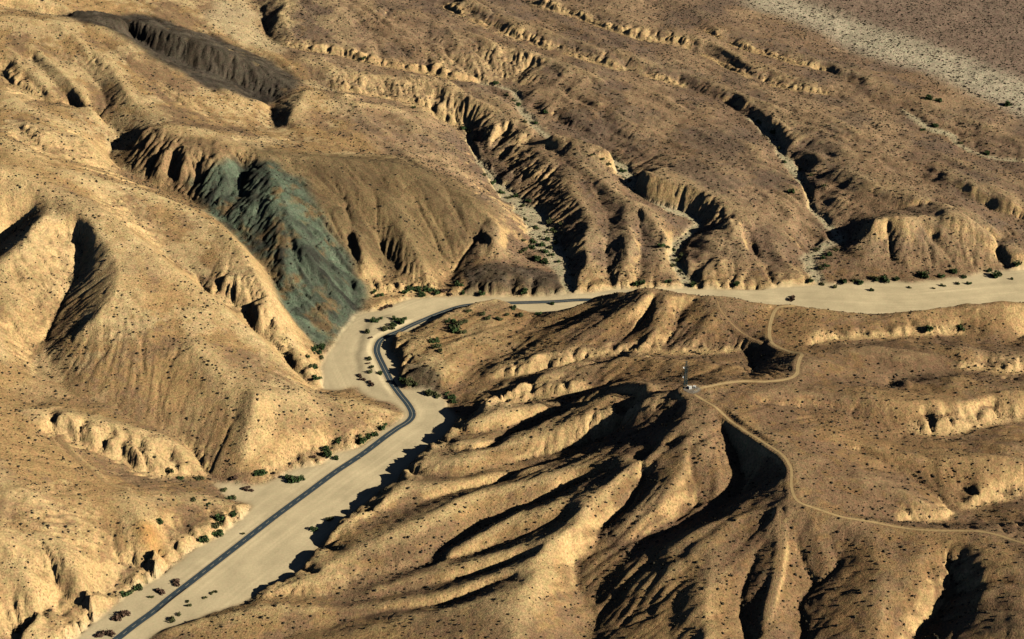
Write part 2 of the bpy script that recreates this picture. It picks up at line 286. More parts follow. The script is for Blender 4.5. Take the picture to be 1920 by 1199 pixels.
 [(1190,372,42),(1215,400,40),(1240,420,35),(1252,450,26),(1240,490,15),(1222,528,5)],
 [(1040,235,72),(1100,256,66),(1160,278,62),(1205,310,57),(1260,330,53),(1320,353,45),(1355,380,39),(1370,405,32),(1345,425,20)],
 [(1330,440,26),(1350,470,22),(1320,505,13),(1300,530,6)], [(1370,400,40),(1400,440,30),(1395,490,17),(1385,530,6)], [(1440,430,26),(1470,480,16),(1490,525,4)],
 [(870,-15,114),(960,33,103),(1040,60,96),(1120,86,89),(1200,110,83),(1280,131,77),(1350,160,71),(1420,200,65),(1460,240,59),(1492,270,53),(1522,310,47),(1562,345,42),(1602,376,38),(1624,406,34),(1612,430,27),(1592,455,17)],
 [(1090,-5,108),(1180,33,100),(1260,60,93),(1330,80,87),(1400,118,80),(1470,143,75),(1540,157,71)],
 [(1240,-10,102),(1330,33,95),(1400,62,89),(1480,93,83),(1560,120,78),(1640,153,74),(1720,180,70),(1800,215,66),(1880,250,61),(1990,290,54)],
 [(1560,220,68),(1620,250,65),(1700,272,62),(1780,293,60),(1850,320,55),(1990,355,48)],
 [(1640,403,50),(1700,400,51),(1760,397,51),(1800,398,50)], [(1740,312,56),(1830,352,52),(1900,377,47),(1990,400,42)],
 [(1640,403,50),(1632,450,26),(1622,505,6)], [(1700,400,51),(1710,450,25),(1722,510,5)], [(1800,398,50),(1850,430,36),(1900,465,24),(1980,490,14)], [(1790,400,50),(1800,450,26),(1815,500,6)],
 [(1560,280,58),(1620,330,54),(1700,365,52),(1780,380,50)],
]
FL = [ # gentle ground: far plain
 [(1380,-8,86),(1413,12,84),(1513,44,76),(1560,66,72),(1613,100,68),(1680,118,66),(1747,138,64),(1827,168,60),(1880,200,57),(1990,245,50)],
 [(1440,-20,87),(1600,36,78),(1760,95,70),(1920,160,61),(2010,200,55)],
 [(1560,-30,86),(1740,30,78),(1960,100,68)], [(1700,-60,86),(1850,-20,80),(2010,20,74)], [(1500,-90,96),(1750,-110,90),(2010,-90,84)], [(1100,-90,118),(800,-90,126),(400,-90,160),(0,-90,205)],
]
# tributary washes: x, y, z, half width (m)
TW = [
 [(872,244,28,3),(885,280,23,4),(905,310,19,6),(925,340,15,9),(960,375,12,14),(1000,410,9,20),(1016,440,7,22),(1034,470,5,20),(1048,500,3,13),(1065,530,1,8),(1068,556,0,8)],
 [(900,157,60,3),(960,172,55,6),(975,205,51,7),(1000,228,48,8),(1015,248,45,5),(1047,267,41,4),(1107,287,35,10),(1152,307,31,12),(1180,333,27,12),(1188,362,24,6),(1215,378,21,3),(1250,392,18,9),(1285,405,15,10),(1308,420,13,7),(1290,440,10,6),(1265,470,7,9),(1270,500,4,9),(1285,525,1.5,8),(1290,548,0,8)],
 [(1403,223,51,4),(1423,237,48,6),(1447,260,44,8),(1467,290,40,7),(1487,317,36,7),(1505,345,32,6),(1515,370,28,4),(1530,400,22,4),(1555,425,17,6),(1572,447,12,7),(1545,463,9,9),(1520,482,6,10),(1515,500,4,9),(1533,525,1.5,8),(1545,543,0,8)],
 [(1690,205,61,3),(1710,220,59,6),(1740,240,56,9),(1785,255,53,8),(1790,268,51,5),(1847,293,47,4),(1920,305,43,4),(1990,315,40,4)],
]
# scarps: foot line x, y, z, rise(m); high side lies away from the viewer when traced left to right
CL = [
 [(470,950,0,3),(467,960,0,9),(443,983,0,10),(413,1003,0,9),(370,1027,0,11),(333,1053,0,12),(290,1090,0,11),(267,1103,0,9),(240,1117,0,4)][::-1],
 [(220,1130,0,5),(197,1147,0,11),(167,1173,0,12),(143,1197,0,12),(60,1260,0,10)][::-1],
 [(85,812,56,12),(112,812,52,15),(160,838,42,15),(205,856,33,14),(240,866,27,15),(255,882,22,17),(300,894,13,16),(335,897,8,12),(365,892,6,8),(385,893,4,2)],
 [(400,553,66,6),(412,556,63,16),(435,572,57,16),(455,582,53,16),(480,618,43,14),(495,630,37,8),(525,655,28,6),(560,703,13,9),(592,728,4,6)],
 [(700,585,0,4),(760,564,0,4),(840,555,0,4),(890,556,0,10),(988,557,0,12),(1060,553,0,5),(1105,549,0,5),(1160,543,0,5),(1240,543,0,6),(1297,542,0,6),(1360,543,0,7),(1423,543,0,6),(1530,533,0,5)],
 [(930,706,9,6),(984,701,12,9),(1018,693,14,10),(1057,687,16,9),(1114,674,19,7),(1176,666,22,7),(1264,668,25,6),(1381,664,27,4)],
 [(905,771,5,6),(947,764,7,7),(988,754,10,7),(1016,748,12,8),(1051,745,15,8),(1093,732,21,5)],
 [(1525,645,42,5),(1545,642,40,8),(1600,639,37,8),(1665,636,35,8),(1710,631,34,8),(1770,627,32,7),(1806,624,30,4)],
 [(560,880,0,6),(602,872,0,7),(631,850,0,6),(668,841,0,7),(695,824,0,5)],
 [(640,172,72,8),(690,182,66,12),(740,190,60,12),(800,208,50,12),(850,232,37,10),(870,242,30,6)],
 [(830,15,101,8),(873,37,96,8),(920,57,90,8),(973,76,84,8),(1020,93,79,6),(1147,129,70,5),(1207,144,66,5),(1280,163,61,4)],
 [(1000,8,100,6),(1047,25,95,7),(1083,36,91,8),(1133,55,87,8),(1200,75,82,8),(1273,86,78,8),(1323,105,74,6),(1420,150,67,4),(1480,165,65,5),(1550,175,63,4)],
 [(1313,55,87,4),(1380,88,81,5),(1440,105,77,5),(1493,122,73,5),(1547,132,70,4)],
 [(530,85,95,8),(580,97,91,8),(633,105,87,8),(680,118,83,8),(740,130,77,5),(800,141,71,10),(850,152,65,11),(895,157,60,8)],
 [(1735,822,41,8),(1764,820,41,10),(1800,815,40,12),(1830,806,39,10),(1883,791,37,6)],
 [(1800,957,35,5),(1839,953,34,8),(1864,944,33,7),(1902,938,31,6)], [(1690,974,53,5),(1730,976,49,7),(1766,976,44,8),(1787,967,38,4)],
 [(1800,690,43,4),(1845,694,40,10),(1880,703,38,9),(1920,697,36,8)],
 [(640,545,20,10),(690,560,6,14),(740,555,2,12),(790,548,2,10),(830,548,1,6)],
 [(200,318,114,5),(165,308,126,6),(130,297,135,6),(85,280,146,6),(40,245,156,6)][::-1],
 [(300,166,128,5),(340,190,119,8),(385,213,107,6)],
 [(3,133,150,5),(20,157,145,7),(47,173,138,7),(75,188,133,4)],
 [(856,785,0,8),(848,802,0,13),(830,822,0,13),(790,852,0,13),(760,882,0,13),(728,914,0,13),(700,934,0,13),(668,957,0,13),(640,977,0,12),(612,1007,0,11),(580,1047,0,10),(555,1077,0,9),(520,1097,0,7),(480,1114,0,5)],
 [(735,634,0,8),(733,655,0,9),(745,680,0,9),(746,708,0,9),(756,726,0,7)],
]
# roads
ROAD = [(120,1272),(180,1227),(220,1198),(243,1180),(259,1168),(288,1147),(317,1123),(347,1100),(440,1028),(520,966),(577,924),(627,887),(681,851),(722,820),(746,803),(764,792),(772,783),(773,775),(770,767),(763,756),(750,740),(735,719),(724,698),(716,682),(709,667),(706.5,658),(708,648),(714,638),(730,629),(750,621),(768,612),(795,600),(830,586),(870,574),(920,570),(961,568.5),(1000,567.5),(1040,566),(1085,563),(1130,563),(1200,563),(1290,569),(1400,581),(1480,587),(1560,591),(1640,595),(1720,597),(1800,591),(1920,580),(2010,572)]
TRACKS = [
 ([(1525,566,40),(1500,568,45),(1480,570,47),(1458,576,46),(1446,600,44),(1443,630,43),(1448,642,44),(1480,655,50),(1503,661,54),(1500,672,57),(1496,686,61),(1494,700,63),(1480,709,65),(1440,713,68),(1390,712,70),(1340,722,73),(1302,733,75)], 2.1, 'graded dirt road climbing along the crest to the antenna tower'),
 ([(1302,740,75),(1330,755,75.5),(1350,766,76),(1397,800,77),(1437,827,77),(1467,850,76),(1483,877,75),(1485,917,73),(1497,940,72),(1530,952,71),(1580,967,69),(1647,977,67),(1730,988,67),(1847,992,69),(1920,1010,73),(2010,1040,78)], 1.4, 'pale two-rut dirt track winding along the crest south of the tower'),
 ([(1345,560,57),(1352,578,54),(1375,598,51),(1405,618,48),(1432,634,46)], 0.8, 'narrow footpath slanting down the hill to the graded dirt road'),
 ([(1463,952,70),(1463,985,65),(1465,1010,62),(1463,1040,58),(1456,1075,53),(1448,1110,48),(1438,1150,42)], 0.5, 'faint wheel track running straight down a bare spur'),
 ([(107,818,53),(122,835,50),(140,856,47),(170,882,43),(200,905,40),(235,918,35)], 0.8, 'thin footpath crossing the brown slope under the tan cliffs'),
]

for k in (6, 7, 8, 9, 10, 11, 12, 13):          # the spurs that run down to the road stand a little higher
    R[k] = [(a, b, z + 3.0 * min(1.0, z / 22.0) * (1.0 if a < 1230 else 0.0)) for a, b, z in R[k]]
for k in range(2, 10):
    V[k] = [(a, b, z - min(2.0, z * 0.15)) for a, b, z in V[k]]
PATCHY = {9, 10, 11, 12, 13, 14, 15, 16, 17, 19, 20}

for k, l in enumerate(V):
    if l[0] in ((1400,752,71), (1540,830,65), (1560,950,65), (1520,704,60), (1508,653,46)):
        V[k] = [l[0]] + [(a, b, z - 4.0) for a, b, z in l[1:]]
for k in (7, 14, 15, 16, 17):
    CL[k] = [(a, b, z - 4.0, h) for a, b, z, h in CL[k]]

# badland faces: outline in the photograph, strength of the cream soil
BAD = [
 ([(615,143),(700,138),(760,138),(820,145),(900,190),(945,203),(930,228),(870,243),(820,225),(760,197),(690,184),(630,174)], .9),
 ([(790,92),(860,103),(930,78),(1000,98),(1045,110),(1000,156),(930,158),(880,150),(830,137)], .85),
 ([(530,68),(600,78),(650,95),(680,115),(590,100),(530,88)], .9), ([(890,222),(1000,250),(1005,300),(930,312)], .5),
 ([(940,300),(1050,330),(1102,400),(1103,490),(1070,530),(1050,470),(985,390)], .15),
 ([(1110,278),(1215,306),(1195,338),(1110,300)], .4), ([(1255,345),(1360,368),(1375,410),(1320,428),(1260,385)], .5),
 ([(640,440),(720,455),(800,478),(832,540),(740,562),(690,555),(650,500)], .55),
 ([(405,490),(440,468),(500,530),(537,610),(527,655),(480,612),(450,582),(398,556)], .9), ([(555,668),(602,692),(607,732),(560,705)], .9),
 ([(55,425),(150,425),(145,520),(70,570),(5,530)], .8), ([(80,770),(130,775),(250,800),(345,835),(390,890),(300,898),(240,870),(110,815)], .9),
 ([(180,360),(262,380),(312,425),(305,468),(240,425),(185,388)], .7), ([(0,120),(40,135),(80,188),(50,196),(5,162)], .7), ([(15,225),(140,265),(200,300),(235,335),(140,302),(80,290),(20,252)], .7),
 ([(160,105),(215,110),(200,130),(160,120)], .6), ([(305,150),(390,200),(395,222),(345,200),(305,172)], .7),
 ([(915,678),(1020,645),(1060,645),(1180,640),(1400,648),(1395,666),(1180,669),(1060,690),(930,708)], .8),
 ([(900,745),(1000,730),(1090,715),(1095,735),(1050,748),(910,775)], .8),
 ([(960,868),(1060,800),(1180,755),(1268,735),(1232,768),(1160,802),(1100,832),(1040,854)], .5),
 ([(810,5),(900,35),(980,60),(1060,85),(1150,115),(1290,150),(1290,168),(1150,132),(1020,98),(920,62),(830,22)], .8),
 ([(1000,0),(1080,20),(1200,50),(1290,75),(1290,100),(1200,80),(1080,40),(1000,15)], .8), ([(1440,95),(1560,120),(1600,150),(1560,150),(1440,112)], .5), ([(1400,145),(1560,150),(1560,180),(1420,160)], .7),
 ([(1600,415),(1760,405),(1900,430),(1910,500),(1760,515),(1600,520)], .25, .4), ([(1290,500),(1530,505),(1530,540),(1290,545)], .6, .5), ([(1090,500),(1290,500),(1290,545),(1090,548)], .5),
 ([(1520,618),(1700,608),(1800,605),(1808,628),(1665,640),(1520,648)], .7), ([(1800,670),(1920,665),(1920,700),(1890,708),(1800,692)], .7), ([(1700,790),(1800,770),(1920,768),(1920,795),(1800,825),(1720,822)], .7), ([(1690,955),(1790,945),(1920,915),(1920,940),(1800,962),(1770,980),(1690,978)], .7),
 ([(150,1100),(240,1040),(300,1000),(380,990),(470,945),(470,965),(380,1030),(290,1092),(220,1132),(140,1200),(100,1200)], .8), ([(0,930),(120,900),(200,960),(140,1080),(40,1060),(0,1040)], .45), ([(0,1100),(60,1090),(110,1150),(60,1200),(0,1200)], .6),
 ([(560,850),(640,820),(720,780),(755,770),(760,782),(690,830),(610,872),(560,882)], .6), ([(470,880),(550,850),(560,880),(500,908)], .6),
 ([(770,838),(850,820),(860,850),(790,868)], .6), ([(710,900),(790,868),(830,880),(770,910)], .6), ([(620,990),(700,950),(740,945),(720,965),(640,1000)], .7), ([(460,1105),(600,1075),(730,1060),(820,1040),(700,1095),(590,1128),(480,1128)], .5),
]

def lift(first, dz, frm=0):
    for k, l in enumerate(V):
        if l[0] == first: V[k] = [(a, b, z + (dz if i >= frm else 0)) for i, (a, b, z) in enumerate(l)]
lift((1440,962,63), 5, 1); lift((1362,790,66), 6, 1); lift((1265,1050,42), 6); lift((1802,1042,60), 4, 1); lift((1490,972,66), 2, 1); lift((1550,985,64), 2, 1); lift((1275,815,67), 3, 3)

lift((1266,737,64), 3, 1); lift((1215,728,64), 3, 1)

# ------------------------------------------------------------------ the terrain: heights
def ragged(L, amp, wl, seed):
    """push a dense line sideways by noise so that it does not look ruled"""
    d = np.gradient(L[:, :2], axis=0); d /= np.maximum(np.hypot(d[:, 0], d[:, 1])[:, None], 1e-6)
    n = np.stack([-d[:, 1], d[:, 0]], 1)
    k = fbm(L[:, 0], L[:, 1], wl, 3, seed)
    M = L.copy(); M[:, :2] += n * (k * amp)[:, None]
    return M
cons = []                                    # (x, y, z) samples
for k, l in enumerate(V): cons.append(ragged(wline(l), 3.0, 16, 30 + k)[:, :3])
for k, l in enumerate(R): cons.append(ragged(wline(l), 3.0, 30, 300 + k)[:, :3])
for l in FL: cons.append(wline(l))
cliffmask = np.zeros((NY, NX), np.float32)
for k, l in enumerate(CL):
    L = wline(l, 1.0)
    s = np.arange(len(L)) * 1.0
    d = np.gradient(L[:, :2], axis=0); d /= np.maximum(np.hypot(d[:, 0], d[:, 1])[:, None], 1e-6)
    n = np.stack([-d[:, 1], d[:, 0]], 1)
    H = L[:, 3]
    if k in PATCHY: H = H * np.clip(0.15 + 2.4 * vnoise(s / 30.0, s * 0 + 5.5 * k, 81) ** 1.6, 0.1, 1.8)
    fl = np.abs(vnoise(s / 9.0, s * 0 + k * 3.3, 77) * 2 - 1) ** 0.7 + 0.5 * np.abs(vnoise(s / 4.0, s * 0 + k * 3.3, 78) * 2 - 1)
    w0 = 0.12 * H * vnoise(s / 14.0, s * 0 + k, 79)
    w1 = 1.2 + H * (0.28 + 0.20 * fl + 0.25 * vnoise(s / 30.0, s * 0 + k, 83))
    cons.append(np.stack([L[:, 0] + n[:, 0] * w0, L[:, 1] + n[:, 1] * w0, L[:, 2]], 1))
    Hn = H * (0.85 + 0.35 * vnoise(s / 22.0, s * 0 + k, 80))
    T = np.stack([L[:, 0] + n[:, 0] * w1, L[:, 1] + n[:, 1] * w1, L[:, 2] + Hn], 1)
    cons.append(T)
    w2 = w1 + 5.0 + 5.0 * vnoise(s / 15.0, s * 0 + k, 84); cons.append(np.stack([L[:, 0] + n[:, 0] * w2, L[:, 1] + n[:, 1] * w2, L[:, 2] + Hn + 0.8], 1))
    t = rng.uniform(3, 12)
    while t < s[-1] - 2:                                 # short steep clefts that cut back into the scarp
        a = int(t); h = H[a]; ln = h * rng.uniform(0.7, 2.6) + 3.0; lean = rng.uniform(-.45, .45)
        u = np.linspace(0.1, 1, max(4, int(ln))); q = n[a] + np.array([-n[a][1], n[a][0]]) * lean
        if h > 2.5: cons.append(np.stack([L[a, 0] + q[0] * u * ln, L[a, 1] + q[1] * u * ln, L[a, 2] + h * (0.12 * u + 0.85 * u ** 2.4)], 1))
        t += rng.uniform(8, 42)
    for f in (0.2, 0.4, 0.6, 0.8, 1.0):
        q = L[:, :2] + n * (w1 * f)[:, None]
        i = np.rint((q[:, 0] - X0) / STEP).astype(int); j = np.rint((q[:, 1] - Y0) / STEP).astype(int)
        ok = (i > 0) & (i < NX) & (j > 0) & (j < NY) & (H > 2.5); cliffmask[j[ok], i[ok]] = 1
allc = np.vstack(cons)

wx, wy = unproj(*np.array([(a, b, 0) for a, b in WASH], float).T)
Wp = spline(np.stack([np.append(wx, wx[0]), np.append(wy, wy[0])], 1), 2.0, smooth=False)
Wp = ragged(np.hstack([Wp, np.zeros((len(Wp), 1))]), 4.0, 22, 900)
wash = inpoly(Wp, GX, GY)
FIX = np.zeros((NY, NX), bool); ZF = np.zeros((NY, NX))
FIX[wash] = True
trib = np.zeros((NY, NX), np.float32)
for k, l in enumerate(TW):
    L = ragged(wline(l), 3.0, 25, 950 + k); r, c, d, i = near(L, 22.0)
    hw = L[i, 3] * (0.8 + 0.5 * fbm(GX[r, c], GY[r, c], 14, 2, 55))
    m = (d < hw) & ~wash[r, c]; FIX[r[m], c[m]] = True; ZF[r[m], c[m]] = L[i[m], 2]; trib[r[m], c[m]] = 1

def level(step):
    nx = int((X1 - X0) / step) + 2; ny = int((Y1 - Y0) / step) + 2
    i = np.rint((allc[:, 0] - X0) / step).astype(int); j = np.rint((allc[:, 1] - Y0) / step).astype(int)
    ok = (i >= 0) & (i < nx) & (j >= 0) & (j < ny); idx = j[ok] * nx + i[ok]
    n = np.bincount(idx, minlength=nx * ny).reshape(ny, nx); s = np.bincount(idx, allc[ok, 2], nx * ny).reshape(ny, nx)
    z = np.where(n > 0, s / np.maximum(n, 1), 0.0); f = n > 0
    q = max(1, int(round(step / STEP)))
    jj, ii = np.meshgrid(np.clip(np.arange(ny) * q, 0, NY - 1), np.clip(np.arange(nx) * q, 0, NX - 1), indexing='ij')
    g = FIX[jj, ii]; z[g] = ZF[jj, ii][g]; f |= g
    return z, f
Z = None
for step, its in ((64, 400), (32, 200), (16, 150), (8, 120), (4, 90), (2, 40)):
    zc, f = level(step)
    if Z is None: Z = np.full(zc.shape, zc[f].mean())
    else:
        up = np.repeat(np.repeat(Z, 2, 0), 2, 1)
        up = 0.25 * (up + np.roll(up, 1, 0) + np.roll(up, 1, 1) + np.roll(np.roll(up, 1, 0), 1, 1))
        up = up[1:, 1:] if up.shape[0] > zc.shape[0] else up
        Z = np.pad(up, [(0, max(0, zc.shape[0] - up.shape[0])), (0, max(0, zc.shape[1] - up.shape[1]))], mode='edge')[:zc.shape[0], :zc.shape[1]]
    Z[f] = zc[f]
    for _ in range(its):
        P = np.pad(Z, 1, mode='edge')
        N = 0.25 * (P[:-2, 1:-1] + P[2:, 1:-1] + P[1:-1, :-2] + P[1:-1, 2:])
        Z = Z + 1.0 * (N - Z) if step <= 4 else N
        Z[f] = zc[f]
Z = Z[:NY, :NX]
# crests are worn round, gullies stay sharp
keep = np.clip(blur(cliffmask, 1.5) * 3, 0, 1)
for sg, am in ((1.2, 0.8), (2.6, 0.45)):
    B = blur(Z, sg); Z = np.where(B < Z, Z + (B - Z) * am * (1 - 0.5 * keep), Z)
north = sstep(0, 80, GY - np.interp(GX, *unproj(np.array([-200., 400, 640, 900, 1300, 1920]), np.array([-200., 60, 330, 540, 545, 520]), 0)))
ZL = blur(Z, 22.0); Z = ZL + (0.92 - 0.10 * north + 0.10 * (1 - north) * sstep(150, 60, GX)) * (Z - ZL)
Z[FIX] = ZF[FIX]
hard = np.clip(blur((wash | (trib > 0)).astype(np.float32), 1.0), 0, 1)
soft = 1 - hard
def billow(ang, across, along, seed):
    """parallel rounded crests with sharp creases between them, drawn out along a direction"""
    c, s_ = math.cos(ang), math.sin(ang); wx_ = GX + 14 * fbm(GX, GY, 70, 2, seed + 7); wy_ = GY + 14 * fbm(GX, GY, 70, 2, seed + 8)
    u = wx_ * c + wy_ * s_; v = -wx_ * s_ + wy_ * c; o = 0.0
    for k, a in enumerate((1.0, 0.5, 0.28)):
        o = o + a * np.abs(vnoise(u / along * 2 ** k, v / across * 2 ** k, seed + k) * 2 - 1)
    return o / 1.78 - 0.5
free = np.clip(1 - blur((FIX | (cliffmask > 0)).astype(np.float32), 5.0) * 1.5, 0, 1)
hil = sstep(1850, 2050, GY + 0.5 * GX) * (1 - north)
pl = sstep(0, 120, (GX - 380) * 0.62 + (GY - 2520) * 0.78)
Z += free * np.clip(north * (1 - pl), 0, 1) * 9.0 * billow(math.radians(-47), 42, 190, 141)
Z += free * hil * sstep(150, -50, GX) * 7.0 * billow(math.radians(-52), 48, 170, 151)
Z += free * (1 - north) * (1 - hil) * sstep(-120, 0, GX + 0.25 * (GY - 1600)) * sstep(330, 180, GX) * 4.5 * billow(math.radians(43), 20, 130, 161)
Z += free * (1 - north) * sstep(230, 380, GX) * 8.5 * billow(math.radians(-18), 40, 130, 171)
Z += soft * (fbm(GX, GY, 60, 4, 5) * 2.2 + fbm(GX, GY, 14, 3, 6) * 0.7)

def hit(px, py):
    """where the sight line through a photo pixel meets the ground"""
    dx, dy, dz = [float(q) for q in ray(px, py)]
    y = np.arange(Y0 + 4, Y1 - 4, 1.0); t = y / dy; x = dx * t; z = CAM_H + dz * t
    m = (x > X0) & (x < X1); g = bil(Z, x, y); b = np.nonzero((z <= g) & m)[0]
    k = b[0] if len(b) else len(y) - 1
    return float(x[k]), float(y[k]), float(g[k])
def zone(poly, feather=6.0, seed=1, amp=14.0):
    P = [hit(a, b)[:2] for a, b in poly]
    m = inpoly(P, GX + amp * fbm(GX, GY, 40, 3, seed), GY + amp * fbm(GX, GY, 40, 3, seed + 50)).astype(np.float32)
    return np.clip(blur(m, feather / STEP), 0, 1)
def zone_small(poly, seed):
    P = np.array([hit(a, b)[:2] for a, b in poly]); m = np.zeros((NY, NX), np.float32)
    i0, j0 = np.maximum(((P.min(0) - [X0, Y0] - 30) / STEP).astype(int), 0); i1, j1 = np.minimum(((P.max(0) - [X0, Y0] + 30) / STEP).astype(int), [NX, NY])
    if i1 - i0 < 3 or j1 - j0 < 3: return m
    x = GX[j0:j1, i0:i1]; y = GY[j0:j1, i0:i1]
    q = inpoly(P, x + 7 * fbm(x, y, 25, 3, seed), y + 7 * fbm(x, y, 25, 3, seed + 50)).astype(np.float32)
    m[j0:j1, i0:i1] = np.clip(blur(q, 1.6), 0, 1); return m
Zgreen = zone([(345,325),(440,298),(530,312),(575,345),(615,415),(655,480),(700,560),(676,594),(630,642),(590,652),(542,590),(495,500),(435,440),(385,395)], 5, 61)
Zdark = zone([(110,20),(250,25),(330,45),(430,75),(520,120),(572,155),(545,178),(480,186),(400,166),(330,130),(280,108),(225,66),(150,40)], 4, 62, 12)
Zdome = zone([(440,268),(560,288),(720,292),(850,330),(940,400),(925,450),(860,490),(800,520),(720,520),(660,500),(600,430),(560,350)], 8, 63)
Zknob = np.maximum(zone([(865,505),(1050,515),(1060,556),(870,556)], 3, 64, 5), zone([(752,690),(790,680),(830,705),(830,740),(770,735)], 3, 65, 5))
Zpale = zone([(400,0),(470,0),(500,70),(540,90),(520,105),(450,75),(370,30)], 6, 66)
Zbrn = zone([(255,245),(330,255),(440,275),(470,330),(430,400),(380,390),(310,350),(250,325)], 5, 70, 8)
Zrust = zone([(250,985),(300,990),(300,1045),(270,1045)], 4, 67, 5)
Zplain = zone([(1370,-40),(1513,44),(1613,100),(1747,138),(1880,200),(2010,250),(2010,-150),(1370,-150)], 8, 68)
Zfarw = zone([(1370,-40),(1413,14),(1513,44),(1613,100),(1747,138),(1880,200),(2010,250),(2010,190),(1840,120),(1720,75),(1600,40),(1480,-5),(1420,-40)], 14, 69)
bad = np.zeros((NY, NX), np.float32); cream_w = np.zeros((NY, NX), np.float32)
for k, (p, w, *am) in enumerate(BAD):
    m = zone_small(p, 500 + k); bad = np.maximum(bad, m * (am[0] if am else 1.0)); cream_w = np.maximum(cream_w, m * w)
rough = np.clip(0.08 + 0.9 * np.clip(blur(cliffmask, 5.0) * 2.2, 0, 1) + 0.5 * bad + 0.9 * np.clip(Zgreen + 0.4 * Zdark + 0.15 * Zdome + Zknob + Zbrn, 0, 1) + 0.35 * sstep(0.1, 0.5, fbm(GX, GY, 120, 3, 12)), 0, 1)
soft_e = soft * rough
def erode(Z, n, steps, seed, inert=0.25, cap=3.0, er=0.25, dep=0.12):
    g = np.random.default_rng(seed); Z = Z / STEP
    x = g.uniform(2, NX - 3, n); y = g.uniform(2, NY - 3, n)
    dx = np.zeros(n); dy = np.zeros(n); vel = np.ones(n); wat = np.ones(n); sed = np.zeros(n)
    for s in range(steps):
        i = x.astype(int); j = y.astype(int); fx = x - i; fy = y - j
        a = Z[j, i]; b = Z[j, i + 1]; c = Z[j + 1, i]; d = Z[j + 1, i + 1]
        gxx = (b - a) * (1 - fy) + (d - c) * fy; gyy = (c - a) * (1 - fx) + (d - b) * fx
        h = (a * (1 - fx) + b * fx) * (1 - fy) + (c * (1 - fx) + d * fx) * fy
        dx = dx * inert - gxx * (1 - inert); dy = dy * inert - gyy * (1 - inert)
        l = np.maximum(np.hypot(dx, dy), 1e-6); dx /= l; dy /= l
        xn = np.clip(x + dx, 2, NX - 3); yn = np.clip(y + dy, 2, NY - 3)
        i2 = xn.astype(int); j2 = yn.astype(int); f2 = xn - i2; g2 = yn - j2
        hn = (Z[j2, i2] * (1 - f2) + Z[j2, i2 + 1] * f2) * (1 - g2) + (Z[j2 + 1, i2] * (1 - f2) + Z[j2 + 1, i2 + 1] * f2) * g2
        dh = hn - h
        k = np.maximum(-dh, 0.01) * vel * wat * cap
        up = dh > 0
        q = np.where(up, np.minimum(dh, sed), np.where(sed > k, (sed - k) * dep, -np.minimum((k - sed) * er, np.maximum(-dh, 0) * 0.5)))
        q = q * soft_e[j, i]
        sed = sed - q
        idx = j * NX + i
        I = np.concatenate([idx, idx + 1, idx + NX, idx + NX + 1])
        Wt = np.concatenate([q * (1 - fx) * (1 - fy), q * fx * (1 - fy), q * (1 - fx) * fy, q * fx * fy])
        Z = Z + np.clip(np.bincount(I, Wt, NX * NY).reshape(NY, NX), -0.35, 0.35)
        vel = np.sqrt(np.maximum(vel * vel * 0.9 - dh * 2, 0.02)); wat *= 0.985; x, y = xn, yn
    return Z * STEP
for sd in range(2):
    Z = erode(Z, 90000, 36, 11 + sd)
    Z = Z + 0.06 * (blur(Z, 1.0) - Z)
micro = fbm(GX, GY, 7, 3, 8); n_w = fbm(GX, GY, 20, 2, 13)
Z += soft * (micro * (0.30 + 0.5 * rough) + (0.55 * rough + 1.3 * np.clip(Zgreen + Zdark + Zbrn + Zknob, 0, 1)) * (np.abs(fbm(GX + 3 * n_w, GY, 11, 3, 14)) - 0.2))
def streaks(noise_px, steps, seed, dirsig):
    """noise smeared down the fall line: rills and ribs"""
    g = np.random.default_rng(seed); N = blur(g.normal(0, 1, (NY, NX)), noise_px); N /= N.std()
    B = blur(Z, dirsig); by, bx = np.gradient(B); l = np.maximum(np.hypot(bx, by), 1e-4); bx /= l; by /= l
    acc = N.copy()
    jj, ii = np.meshgrid(np.arange(NY, dtype=np.float32), np.arange(NX, dtype=np.float32), indexing='ij')
    for sg in (1, -1):
        x, y = ii.copy(), jj.copy()
        for _ in range(steps):
            a = np.clip(np.rint(x), 0, NX - 1).astype(np.int32); b = np.clip(np.rint(y), 0, NY - 1).astype(np.int32)
            x += sg * bx[b, a]; y += sg * by[b, a]
            a = np.clip(np.rint(x), 0, NX - 1).astype(np.int32); b = np.clip(np.rint(y), 0, NY - 1).astype(np.int32)
            acc += N[b, a]
    return acc / acc.std()
gy_, gx_ = np.gradient(blur(Z, 2.0), STEP); sl_ = np.hypot(gx_, gy_)
S3 = streaks(4.0, 22, 53, 10.0)
S1 = streaks(0.6, 7, 51, 4.0); S2 = streaks(1.6, 12, 52, 6.0)
calm = 1 - 0.8 * sstep(60, -160, GX + 0.28 * (GY - 1900)) * (1 - np.clip(bad + Zgreen + Zdark + Zbrn + Zdome, 0, 1)) * (1 - north)
amp = soft * calm * (0.14 + 0.9 * sstep(0.35, 0.85, sl_) + 0.40 * north * sstep(0.12, 0.4, sl_))
Z -= amp * ((0.35 + 0.5 * rough) * np.maximum(S1, -0.6) * 0.55 + (0.45 + 0.6 * rough) * np.maximum(S2, -0.5) * 0.8)
S4 = streaks(2.4, 18, 55, 6.0)
rockz = np.clip(Zgreen + Zbrn + Zdark + 0.15 * Zdome, 0, 1)
Z -= soft * sstep(0.14, 0.4, sl_) * (1 - bad) * np.clip(1 - np.abs(S4) / 0.3, 0, 1) * (0.9 + 1.4 * rockz)
gull = np.clip(1 - np.abs(S2) / 0.5, 0, 1) * 2.6 + np.clip(1 - np.abs(S1) / 0.55, 0, 1) * 1.3
Z -= soft * (np.maximum(bad, 0.8 * rockz) * sstep(0.15, 0.5, sl_)) * (gull - 0.9)
